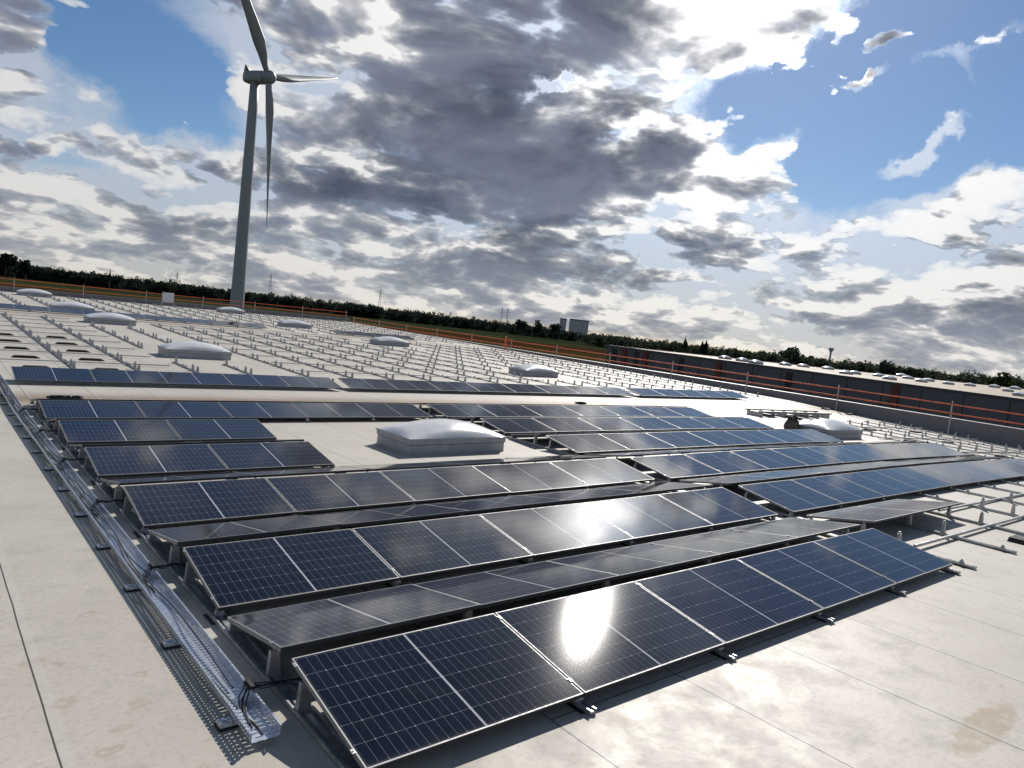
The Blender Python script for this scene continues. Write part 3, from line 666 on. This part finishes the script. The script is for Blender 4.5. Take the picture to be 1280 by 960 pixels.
# right-hand parapet top runs level in the world: along deck +y that is a small rise
RISE = -(MR[2, 1])/(MR[2, 2])
def top_r(y): return .50+.0165*(y-17.7)
wall_run('parapet', ((XR, -14.), (XR, YB)), top_r(-14.), top_r(YB), 'grey sheet-metal parapet along the right roof edge', -1)
zback = zr(0, YB)+.40
wall_run('parapet', ((XR-.01, YB), (XL, YB)), zback, zback, 'grey parapet across the far end of the roof', -1)
def guard(name, pts, label, tops):
    root = link(bpy.data.objects.new('guardrail', None)); tag(root, label, 'guardrail'); root.matrix_world = M4 @ Matrix.Translation((*pts[0], tops[0]))
    o3 = Vector((*pts[0], tops[0])); pm = MB().box(-.025, .025, -.025, .025, -.75, .86); pm.box(-.05, .05, -.03, .03, -.76, -.6)
    pme = pm.mesh('guard_post', M['post_grey'])
    P = [Vector((*p, t))-o3 for p, t in zip(pts, tops)]
    for q in P: obj('post', pme, root, q)
    for a, b in zip(P, P[1:]):
        for h in (.66, .25):
            d = (b-a).normalized(); n_ = Vector((-d.y, d.x, 0))*.018; off = n_*2.6
            mb = MB(); a2, b2 = a+d*-.15, b+d*.12; jj = random.uniform(-.015, .015)
            lo = [a2-n_, b2-n_, b2+n_, a2+n_]; z0 = Vector((0, 0, h+jj)); z1 = Vector((0, 0, h+jj+.058))
            mb.hexa([v+off+z0 for v in lo], [v+off+z1 for v in lo]); obj('rail', mb.mesh('guard_rail', M['orange']), root)
    return root
ysr = [-2.]+[4.2+5.62*i for i in range(12)]+[71.9]
guard('g', [(XR-.2, y) for y in ysr], 'orange two-board guardrail on grey posts along the right roof edge', [top_r(y) for y in ysr])
xsb = [XR-.6-5.25*i for i in range(10)]
guard('g', [(x, YB-.12) for x in xsb], 'orange guardrail on pale posts across the far end of the roof', [zback]*10)

# odd things on the deck
def sack():
    mb = MB(); n, mrows = 20, 9; rg = random.Random(4); vs = []
    for j in range(mrows+1):
        t = j/mrows; rr = .30*(1-.25*t**3)*(.88+.2*math.sin(math.pi*t)); 
        for i in range(n):
            a = 2*math.pi*i/n; k = rr*(1+.1*math.sin(3*a+2*t)+rg.uniform(-.04, .04)); vs.append((k*math.cos(a), k*.8*math.sin(a), .46*t))
    fs = [(j*n+i, j*n+(i+1) % n, (j+1)*n+(i+1) % n, (j+1)*n+i) for j in range(mrows) for i in range(n)]+[tuple(range(mrows*n, (mrows+1)*n))]
    mb.add(vs, fs); root = obj('sack', mb.mesh('sack', M['bag'], True)); tag(root, 'olive sack stuffed with black scraps beside the right skylight', 'sack')
    sc = MB()
    for _ in range(14):
        x, y = rg.uniform(-.2, .2), rg.uniform(-.15, .15); a = rg.uniform(0, 3); l = rg.uniform(.1, .2); z = .45+rg.uniform(0, .1)
        sc.bar((x-l*math.cos(a), y-l*math.sin(a), z), (x+l*math.cos(a), y+l*math.sin(a), z+rg.uniform(-.03, .08)), .035, 5)
    obj('scrap', sc.mesh('sack_scrap', M['dark']), root); place(root, 22.0, 9.75)
sack()
def coil(x, y, label, s=1.):
    mb = MB(); rg = random.Random(int(x*10)); 
    for k in range(9):
        a = rg.uniform(0, 6.28); r = rg.uniform(.10, .16)*s; cx = rg.uniform(-.12, .12)*s; pts = [(cx+r*math.cos(a+t*.8), .6*r*math.sin(a+t*.8), .02+.02*(k % 3)) for t in range(8)]
        for p, q in zip(pts, pts[1:]): mb.bar(p, q, .018, 5)
    o = obj('cable_coil', mb.mesh('cable_coil', M['cable'])); tag(o, label, 'cable coil', 'coils of cable lying on the walkway'); place(o, x, y)
coil(.62, 15.6, 'black cable coil on the walkway near the cable tray', 1.25); coil(.92, 15.62, 'smaller black cable coil touching the one near the tray', 1.0); coil(17.6, 15.9, 'black cable coil alone on the middle of the walkway', 1.2)
def sheet_pile(x, y, lx, label, rz=0.):
    mb = MB(); 
    for i in range(3): mb.box(-lx/2+.03*i, lx/2-.05*i, -.12+.02*i, .12, .0+.022*i, .02+.022*i)
    o = obj('mat_stack', mb.mesh('mat_stack', M['rubber'])); tag(o, label, 'rubber mats', 'flat black mats lying among the rails'); place(o, x, y, 0, rz)
i = 0
for row in range(5):
    for c, x in enumerate((.8, 2.6)):
        if x+.2 < -2.+(Y7+6.6+2.505*row)*.084: continue
        sheet_pile(x, Y7+3.3+2.505*row, .72, f'flat black mats between bare rails, {ORD[row]} pair row behind the left panels, {["left", "right"][c]} pile')
for j, (x, y) in enumerate(((25.6, 5.3), (28.3, 5.1), (27.2, 7.8), (30.4, 7.6), (29.2, 10.2), (32.6, 4.8), (33.2, 9.9))):
    sheet_pile(x, y, .8, f'{ORD[j]} dark mat pile from the left between the right skylight and the parapet')
sheet_pile(12.0, .12, .55, 'dark mat pile lying between the bare rail ends at the right edge')
sheet_pile(36.1, 15.6, .9, 'dark mats lying at the foot of the parapet, left pile'); sheet_pile(36.2, 14.3, .9, 'dark mats lying at the foot of the parapet, right pile')
# stack of assembled rails waiting on the deck
def rail_stack():
    root = link(bpy.data.objects.new('rail_rack', None)); tag(root, 'row of black framed rails on short legs waiting behind the right skylight', 'rail rack'); place(root, 28.6, 13.2, 0, -.02)
    mb = MB(); mb.box(-3.0, 3.0, -.05, .05, .20, .25); mb.box(-3.0, 3.0, .62, .70, .20, .25); obj('beam', mb.mesh('rack_beam', M['dark']), root)
    for i in range(7): obj('leg', MB().box(-.04, .04, -.05, .7, 0, .20).mesh('rack_leg', M['alu']), root, (-2.8+.93*i, 0, 0))
    for i in range(3): obj('plank', MB().box(-.35, .35, .0, .6, .06, .12).mesh('rack_plank', M['dark']), root, (-1.9+1.5*i, 0, 0))
rail_stack()
def signboard():
    root = link(bpy.data.objects.new('notice_board', None)); tag(root, 'white notice board hung on the far guardrail left of the turbine', 'notice board'); place(root, 17.3, YB-.35, .1)
    obj('panel', MB().box(-.5, .5, -.01, .01, .25, 1.15).mesh('board_panel', M['board']), root)
    fr = MB(); fr.box(-.54, -.5, -.02, .02, 0, 1.2); fr.box(.5, .54, -.02, .02, 0, 1.2); fr.box(-.5, .5, -.02, .02, 1.15, 1.2); obj('frame', fr.mesh('board_frame', M['post_grey']), root)
signboard()
def barrier():
    root = link(bpy.data.objects.new('barrier', None)); tag(root, 'folded orange barrier leaning by the right guardrail halfway back', 'barrier'); place(root, XR-.55, 43.9, 0, R_(60))
    obj('panel', MB().box(-.22, .22, -.03, .03, .62, 1.15).mesh('barrier_panel', M['orange']), root)
    for s in (-1, 1):
        l = MB(); l.bar((s*.16, 0, 0), (s*.16, 0, .64), .045, 6); obj('leg', l.mesh('barrier_leg', M['orange']), root)
barrier()

# ------------------------------------------------------------------ wind turbine
def turbine():
    D = 171.; base = at_depth(296, 387, D); base[2] = GZ; hub = at_depth(332, 96.5, D-1.)
    twr = at_depth(318.5, 103, D)
    root = link(bpy.data.objects.new('wind_turbine', None)); tag(root, 'grey three-bladed wind turbine rising behind the far guardrail', 'wind turbine'); root.location = base
    b = Vector(base); up = Vector(twr)-b
    tb = MB(); n = 32; N = 10; vs = []
    for j in range(N+1):
        t = j/N; c = up*t; r = 1.68*(1-t)+1.02*t
        vs += [(c.x+r*math.cos(2*math.pi*i/n), c.y+r*math.sin(2*math.pi*i/n), c.z) for i in range(n)]
    tb.add(vs, [(j*n+i, j*n+(i+1) % n, (j+1)*n+(i+1) % n, (j+1)*n+i) for j in range(N) for i in range(n)]+[tuple(range(N*n, N*n+n))])
    obj('tower', tb.mesh('turbine_tower', M['tower'], True), root)
    right = Vector(AW[0]); right.z = 0; right.normalize(); fwd = Vector(AW[2]); fwd.z = 0; fwd.normalize()
    c_ = .31; ax = (right*math.sqrt(1-c_*c_)-fwd*c_).normalized(); hh = (right*c_+fwd*math.sqrt(1-c_*c_)).normalized(); zz = Vector((0, 0, 1))
    H = Vector(hub)-b
    B = Matrix((ax, hh, zz)).transposed()
    def xf(p): return H+B @ Vector(p)
    nb = MB(); secs = [(-5.6, 1.05, 1.15), (-5.0, 1.35, 1.35), (-2.5, 1.45, 1.45), (-.6, 1.45, 1.4), (.0, 1.3, 1.3)]; n = 20; vs = []
    for xx, ry, rz in secs:
        for i in range(n):
            a = 2*math.pi*i/n; ca, sa = math.cos(a), math.sin(a); e = .62
            vs.append(xf((xx, ry*math.copysign(abs(ca)**e, ca), rz*math.copysign(abs(sa)**e, sa)-.1)))
    nb.add(vs, [(j*n+i, j*n+(i+1) % n, (j+1)*n+(i+1) % n, (j+1)*n+i) for j in range(len(secs)-1) for i in range(n)]+[tuple(range(n-1, -1, -1)), tuple(range((len(secs)-1)*n, len(secs)*n))])
    nac = obj('nacelle', nb.mesh('nacelle', M['tower'], True), root)
    fin = MB(); fin.hexa([xf(p) for p in ((-5.7, -.7, .9), (-4.9, -.7, .9), (-4.9, .7, .9), (-5.7, .7, .9))], [xf(p) for p in ((-5.7, -.5, 2.7), (-5.35, -.5, 2.7), (-5.35, .5, 2.7), (-5.7, .5, 2.7))])
    obj('fin', fin.mesh('nacelle_fin', M['tower']), nac)
    co = MB(); co.hexa([xf(p) for p in ((-5.0, -.6, 1.2), (-4.2, -.6, 1.2), (-4.2, .6, 1.2), (-5.0, .6, 1.2))], [xf(p) for p in ((-5.2, -.6, 2.3), (-5.0, -.6, 2.3), (-5.0, .6, 2.3), (-5.2, .6, 2.3))]); obj('cooler', co.mesh('nacelle_cooler', M['dark']), nac)
    hb = MB(); secs = [(.0, 1.5), (.9, 1.6), (1.7, 1.45), (2.3, 1.0), (2.6, .35)]; n = 24; vs = []
    for xx, r in secs: vs += [xf((xx, r*math.cos(2*math.pi*i/n), r*math.sin(2*math.pi*i/n))) for i in range(n)]
    hb.add(vs, [(j*n+i, j*n+(i+1) % n, (j+1)*n+(i+1) % n, (j+1)*n+i) for j in range(len(secs)-1) for i in range(n)]+[tuple(range(n-1, -1, -1)), tuple(range(4*n, 5*n))])
    obj('hub', hb.mesh('turbine_hub', M['tower'], True), root)
    for th, Rr, pitch in ((-38, 35.5, 48), (172, 34.5, 78), (71, 30.5, 60)):
        th = R_(th); radial = hh*math.sin(th)+zz*math.cos(th); tang = hh*math.cos(th)-zz*math.sin(th)
        bl = MB(); vs = []; n = 14; st = [(0., .75, 1.), (.05, .8, .95), (.12, 1.25, .62), (.20, 1.65, .38), (.32, 1.45, .28), (.5, 1.08, .22), (.7, .78, .18), (.87, .52, .16), (.97, .3, .15), (1., .08, .15)]
        for s_, ch, tk in st:
            tw = R_(pitch*(1-.35*s_))
            cd_ = tang*math.cos(tw)+ax*math.sin(tw); nd = radial.cross(cd_)
            ctr = H+ax*.85+radial*(1.0+s_*(Rr-1))+ax*(-.6*s_*s_)
            for i in range(n):
                a = 2*math.pi*i/n; ch_ = ch*.84; vs.append(ctr+cd_*(ch_*math.cos(a)+(.25*ch if .1 < s_ < .9 else 0))+nd*(ch*tk*math.sin(a)))
        bl.add(vs, [(j*n+i, j*n+(i+1) % n, (j+1)*n+(i+1) % n, (j+1)*n+i) for j in range(len(st)-1) for i in range(n)]+[tuple(range((len(st)-1)*n, len(st)*n))])
        obj('blade', bl.mesh('turbine_blade', M['tower'], True), root)
turbine()

# ------------------------------------------------------------------ neighbouring hall across the yard
def hall():
    root = link(bpy.data.objects.new('warehouse', None)); tag(root, 'long dark-clad flat-roofed hall across the yard on the right', 'warehouse'); XW = 108.; Y0, Y1 = -170., 99.; HZ = CW[2]-1.85
    root.location = (XW, Y1, GZ)
    loc = lambda x, y, z: (x-XW, y-Y1, z-GZ)
    def bx(mb, x0, x1, y0, y1, z0, z1): return mb.box(x0-XW, x1-XW, y0-Y1, y1-Y1, z0-GZ, z1-GZ)
    w = bx(MB(), XW, XW+330, Y0, Y1, GZ, HZ-.35); obj('wall', w.mesh('hall_wall', M['wall_dark']), root)
    rf = bx(MB(), XW+.5, XW+329.5, Y0+.5, Y1-.5, HZ-.35, HZ-.05); roof_ = obj('roof', rf.mesh('hall_roof', M['roof_far']), root)
    tr = MB(); bx(tr, XW-.1, XW+.5, Y0, Y1, HZ-.345, HZ+.05); bx(tr, XW+.5, XW+329.5, Y1-.5, Y1+.1, HZ-.345, HZ+.05); obj('edge_trim', tr.mesh('hall_trim', M['tan_roof_edge']), root)
    def wall_y(u): 
        lo, hi = Y0, Y1
        d = AW[2]+(u-640)/FPX*AW[0]; t = (XW-CW[0])/d[0]; return CW[1]+t*d[1]
    cols = [(763, 'wall_black', 6), (776, 'brick', 5), (791, 'wall_black', 6), (803, 'brick', 6), (848, 'wall_black', 6), (896, 'brick', 6), (985, 'wall_black', 8), (1121, 'brick', 9), (1330, 'wall_black', 14), (1500, 'brick', 16)]
    for u, m_, wpx in cols:
        ya, yb = wall_y(u-wpx/2), wall_y(u+wpx/2); ya, yb = min(ya, yb), min(max(ya, yb), Y1-.2)
        if m_ == 'brick': d = bx(MB(), XW-.35, XW-.02, ya, yb, GZ, HZ-.42); nm = 'pier'
        else: d = bx(MB(), XW-.12, XW-.02, ya, yb, GZ, HZ-.55); nm = 'door'
        obj(nm, d.mesh('hall_'+nm, M[m_]), root)
    y = Y0+3.
    while y < Y1-1:
        obj('cladding_joint', bx(MB(), XW-.045, XW-.005, y-.05, y+.05, GZ, HZ-.4).mesh('hall_joint', M['wall_black']), root); y += 5.4
    # its skylights, on a regular grid
    k = 0
    pts = [(867, 470), (927, 452), (981, 457), (988, 452), (1021, 459), (1054, 461), (1058, 468), (1080, 463), (1107, 465), (1089, 462), (1113, 475), (1118, 468), (1099, 471), (1136, 474), (1153, 478), (1145, 471), (1169, 473), (1187, 481), (1200, 477), (1214, 483), (1227, 481), (1245, 485), (1251, 483), (1271, 487), (1278, 496), (905, 449), (944, 455), (1004, 459), (1035, 462), (1069, 468), (1128, 471), (1162, 477), (1178, 474), (1221, 479), (1240, 481), (1262, 490)]
    spots = []
    for u, v in pts:
        d = AW[2]+(u-640)/FPX*AW[0]-(v-480)/FPX*AW[1]
        if d[2] >= -.002: continue
        t2 = min((HZ-.05-CW[2])/d[2], 300.); p = CW+d*t2; p[2] = HZ-.05
        p[0] = min(max(p[0], XW+2.5), XW+320)
        if p[1] > Y1-4: continue
        spots.append((math.atan2(p[0]-CW[0], p[1]-CW[1]), t2, p))
    for k, (_, t2, p) in enumerate(sorted(spots, key=lambda q: q[0])):
        o = copy_tree(SP); o.matrix_world = Matrix.Translation(Vector(p)) @ Matrix.Rotation(-.02, 4, 'Z') @ Matrix.Diagonal((max(1.1, t2/140), max(1.1, t2/140), max(1.3, t2/125), 1))
        tag(o, f'{ORD[k]} white dome from the left on the roof of the dark hall', 'skylight', 'white domes on the neighbouring hall')
hall()

# ------------------------------------------------------------------ far buildings, pylons, water tower
def horizon_ground(u, depth):
    p = at_depth(u, 420, depth); p[2] = GZ; return p
def far_block(u0, u1, vtop, depth, m_, label, sides=1):
    a = horizon_ground(u0, depth); b = horizon_ground(u1, depth); top = at_depth((u0+u1)/2, vtop, depth)[2]; wv = Vector(b-a); w = wv.length; ang = math.atan2(wv.y, wv.x)
    root = obj('industrial_hall', MB().box(0, w, 0, w*.8, 0, top-GZ).mesh('hall_block', M[m_])); root.location = a; root.rotation_euler = (0, 0, ang); tag(root, label, 'building')
    obj('roof_edge', MB().box(-.4, w+.4, -.4, w*.8+.4, top-GZ+.01, top-GZ+1.6).mesh('hall_edge', M['tan_roof_edge']), root)
    rb = MB()
    for i in range(1, 9): rb.box(w*i/9-.15, w*i/9+.15, -.25, -.01, 0, top-GZ)
    obj('cladding_rib', rb.mesh('hall_ribs', M[m_]), root)
far_block(711, 734, 400.5, 1300, 'concrete_far', 'tall windowless grey hall above the distant trees'); far_block(698, 706, 399, 1320, 'white_far', 'slim pale block left of the tall grey hall')
def pylon(u, vbase, vtop, depth, label):
    p0 = at_depth(u, vbase, depth); top = at_depth(u, vtop, depth)[2]; p0 = np.array([p0[0], p0[1], GZ]); h = top-GZ; mb = MB(); r = depth/2000.
    rt = Vector(AW[0]); rt.z = 0; rt.normalize(); fw = Vector((-rt.y, rt.x, 0))
    for sx in (-1, 1):
        for sy in (-1, 1): mb.bar(rt*sx*3+fw*sy*3, rt*sx*.5+fw*sy*.5+Vector((0, 0, h*.96)), .28*r, 4)
    for k in range(7):
        z0 = h*k/8; z1 = h*(k+1)/8; w0 = 3-2.5*k/8; w1 = 3-2.5*(k+1)/8
        mb.bar(rt*-w0+Vector((0, 0, z0)), rt*w1+Vector((0, 0, z1)), .16*r, 4); mb.bar(rt*w0+Vector((0, 0, z0)), rt*-w1+Vector((0, 0, z1)), .16*r, 4)
    mb.bar((0, 0, h*.94), (0, 0, h), .3*r, 4)
    o = obj('power_pylon', mb.mesh('pylon_mast', M['lattice'])); o.location = p0; tag(o, label, 'pylon', 'power pylons beyond the trees')
    for zf, l in ((.74, 7.), (.86, 5.2)):
        c = MB(); c.bar(rt*-l+Vector((0, 0, h*zf)), rt*l+Vector((0, 0, h*zf)), .25*r, 4); c.bar(rt*-l+Vector((0, 0, h*zf)), Vector((0, 0, h*zf+2)), .16*r, 4); c.bar(rt*l+Vector((0, 0, h*zf)), Vector((0, 0, h*zf+2)), .16*r, 4); obj('crossarm', c.mesh('pylon_arm', M['lattice']), o)
pylon(337, 366, 341, 1000, 'lattice power pylon on the skyline right of the turbine tower'); pylon(474, 383, 361, 1250, 'lattice power pylon on the skyline, farther right of the turbine')
pylon(627, 395, 383.5, 1900, 'small distant pylon, left one of a close pair'); pylon(634, 396, 383, 1900, 'small distant pylon, right one of a close pair'); pylon(221, 352, 339.5, 1500, 'thin distant pylon left of the turbine tower')
def water_tower():
    p = at_depth(1037, 450, 1200); top = at_depth(1037, 434.5, 1200)[2]; h = top-GZ
    root = obj('water_tower', MB().bar((0, 0, 0), (0, 0, h-6), 1.6, 12).mesh('water_tower_shaft', M['concrete_far'])); root.location = (p[0], p[1], GZ); tag(root, 'mushroom-shaped water tower above the right-hand treeline', 'water tower')
    t = MB(); t.bar((0, 0, h-7), (0, 0, h-3), 1.8, 16, 4.2); t.bar((0, 0, h-3), (0, 0, h), 4.2, 16, 3.6); obj('tank', t.mesh('water_tank', M['concrete_far']), root)
water_tower()

# ------------------------------------------------------------------ trees
def crown_cloud(rng, n, rx, ry, rz, size):
    """n leaf-clump quads through an uneven crown volume, returned as (n,4,3)."""
    nl = 7; lob = rng.normal(0, .42, (nl, 3))*np.array([rx, ry, rz*.8]); lr = rng.uniform(.38, .68, nl)
    k = rng.integers(0, nl, n); d = rng.normal(0, 1, (n, 3)); d /= np.linalg.norm(d, axis=1)[:, None]
    c = lob[k]+d*(lr[k]*rng.uniform(.55, 1.0, n))[:, None]*np.array([rx, ry, rz])
    nrm = d+rng.normal(0, .45, (n, 3))+np.array([0, 0, .25])                # leaf clumps face outwards, roughly
    a = np.cross(nrm, rng.normal(0, 1, (n, 3))); a /= np.linalg.norm(a, axis=1)[:, None]
    b = np.cross(nrm, a); b /= np.linalg.norm(b, axis=1)[:, None]
    s = size*rng.uniform(.6, 1.35, n)[:, None]
    return np.stack([c-a*s-b*s*.7, c+a*s-b*s*.5, c+a*s*.8+b*s*.7, c-a*s*.7+b*s], 1)
def quad_mesh(name, Q, m_):
    v = Q.reshape(-1, 3); n = len(Q); me = bpy.data.meshes.new(name)
    me.vertices.add(len(v)); me.vertices.foreach_set('co', v.astype(np.float32).ravel()); me.loops.add(4*n); me.loops.foreach_set('vertex_index', np.arange(4*n, dtype=np.int32))
    me.polygons.add(n); me.polygons.foreach_set('loop_start', np.arange(0, 4*n, 4, dtype=np.int32)); me.materials.append(m_); me.update(calc_edges=True); me.validate(); return me
def woodland(name, label, u0, u1, d0, d1, h0, h1, count, clumps, size, mname, rows):
    Q = []
    for _ in range(count):
        u = RNG.uniform(u0, u1); t = (u-u0)/(u1-u0); D = d0+(d1-d0)*t; D *= 1+RNG.random()**1.5*rows
        p = horizon_ground(u, D); h = (h0+(h1-h0)*t)*RNG.uniform(.84, 1.0); r = h*RNG.uniform(.34, .5)
        q = crown_cloud(RNG, clumps, r, r, h*.42, size*h/20); q += np.array([p[0], p[1], GZ+h*.55]); Q.append(q)
        q2 = crown_cloud(RNG, clumps//3, r*1.1, r*1.1, h*.22, size*1.3*h/20); q2 += np.array([p[0], p[1], GZ+h*.2]); Q.append(q2)
    o = obj(name, quad_mesh(name, np.concatenate(Q), M[mname])); tag(o, label, 'woodland', None, 'stuff')
woodland('woodland', 'dark wood along the left horizon behind the fields', -140, 470, 860, 1020, 20, 19, 640, 130, 1.15, 'leaf', .25)
woodland('woodland', 'dark wood along the middle horizon up to the grey hall', 430, 800, 1020, 1130, 20, 16, 440, 130, 1.15, 'leaf', .3)
woodland('woodland', 'hazy trees along the right horizon behind the dark hall', 740, 1460, 820, 640, 17, 23, 680, 150, 1.05, 'leaf3', .5)
woodland('woodland', 'lighter bushes and trees just beyond the end of the dark hall', 770, 960, 330, 330, 9, 11, 60, 160, .9, 'leaf2', .5)
def tree(u, D, h, wide, label, mname='leaf', conif=False):
    p = horizon_ground(u, D); root = link(bpy.data.objects.new('tree', None)); root.location = p; tag(root, label, 'tree', 'trees standing out of the skyline')
    tk = MB(); tk.bar((0, 0, 0), (0, 0, h*.6), h*.022, 7, h*.010)
    for a in range(5): tk.bar((0, 0, h*(.3+.06*a)), (wide*.6*math.cos(a*2.4), wide*.6*math.sin(a*2.4), h*(.55+.07*a)), h*.008, 5, h*.003)
    obj('trunk', tk.mesh('tree_trunk', M['bark']), root)
    q = crown_cloud(RNG, 420, wide, wide, h*.36, .055*h)
    if conif: k = 1-np.clip((q[..., 2].mean(1)+h*.36)/(h*.8), 0, .85); q[..., 0] *= k[:, None]; q[..., 1] *= k[:, None]
    q[..., 2] += h*.62; obj('crown', quad_mesh('tree_crown', q, M[mname]), root)
tree(2, 780, 30, 8, 'tall round tree at the left end of the skyline'); tree(27, 800, 26, 7, 'round tree near the left end of the skyline, second from the edge'); tree(132, 850, 23, 3.5, 'narrow dark tree standing above the left wood', conif=True)
tree(651, 1080, 26, 10, 'broad tree above the wood left of the grey hall'); tree(672, 1080, 24, 8, 'round tree just left of the pale block'); tree(692, 1060, 24, 10, 'broad tree touching the pale block')
tree(858, 700, 22, 4, 'pointed tree on the skyline above the dark hall', 'leaf3', conif=True); tree(880, 720, 23, 3, 'slim poplar on the right skyline, left of a pair', conif=True); tree(884, 720, 24, 3, 'slim poplar on the right skyline, right of a pair', conif=True)
tree(996, 640, 23, 11, 'broad round tree above the domes in the middle of the hall roof', 'leaf3'); tree(1112, 640, 22, 9, 'round tree above the right part of the hall roof', 'leaf3'); tree(1262, 600, 23, 12, 'dark broad tree at the right end of the skyline', 'leaf2')
bpy.context.view_layer.update()
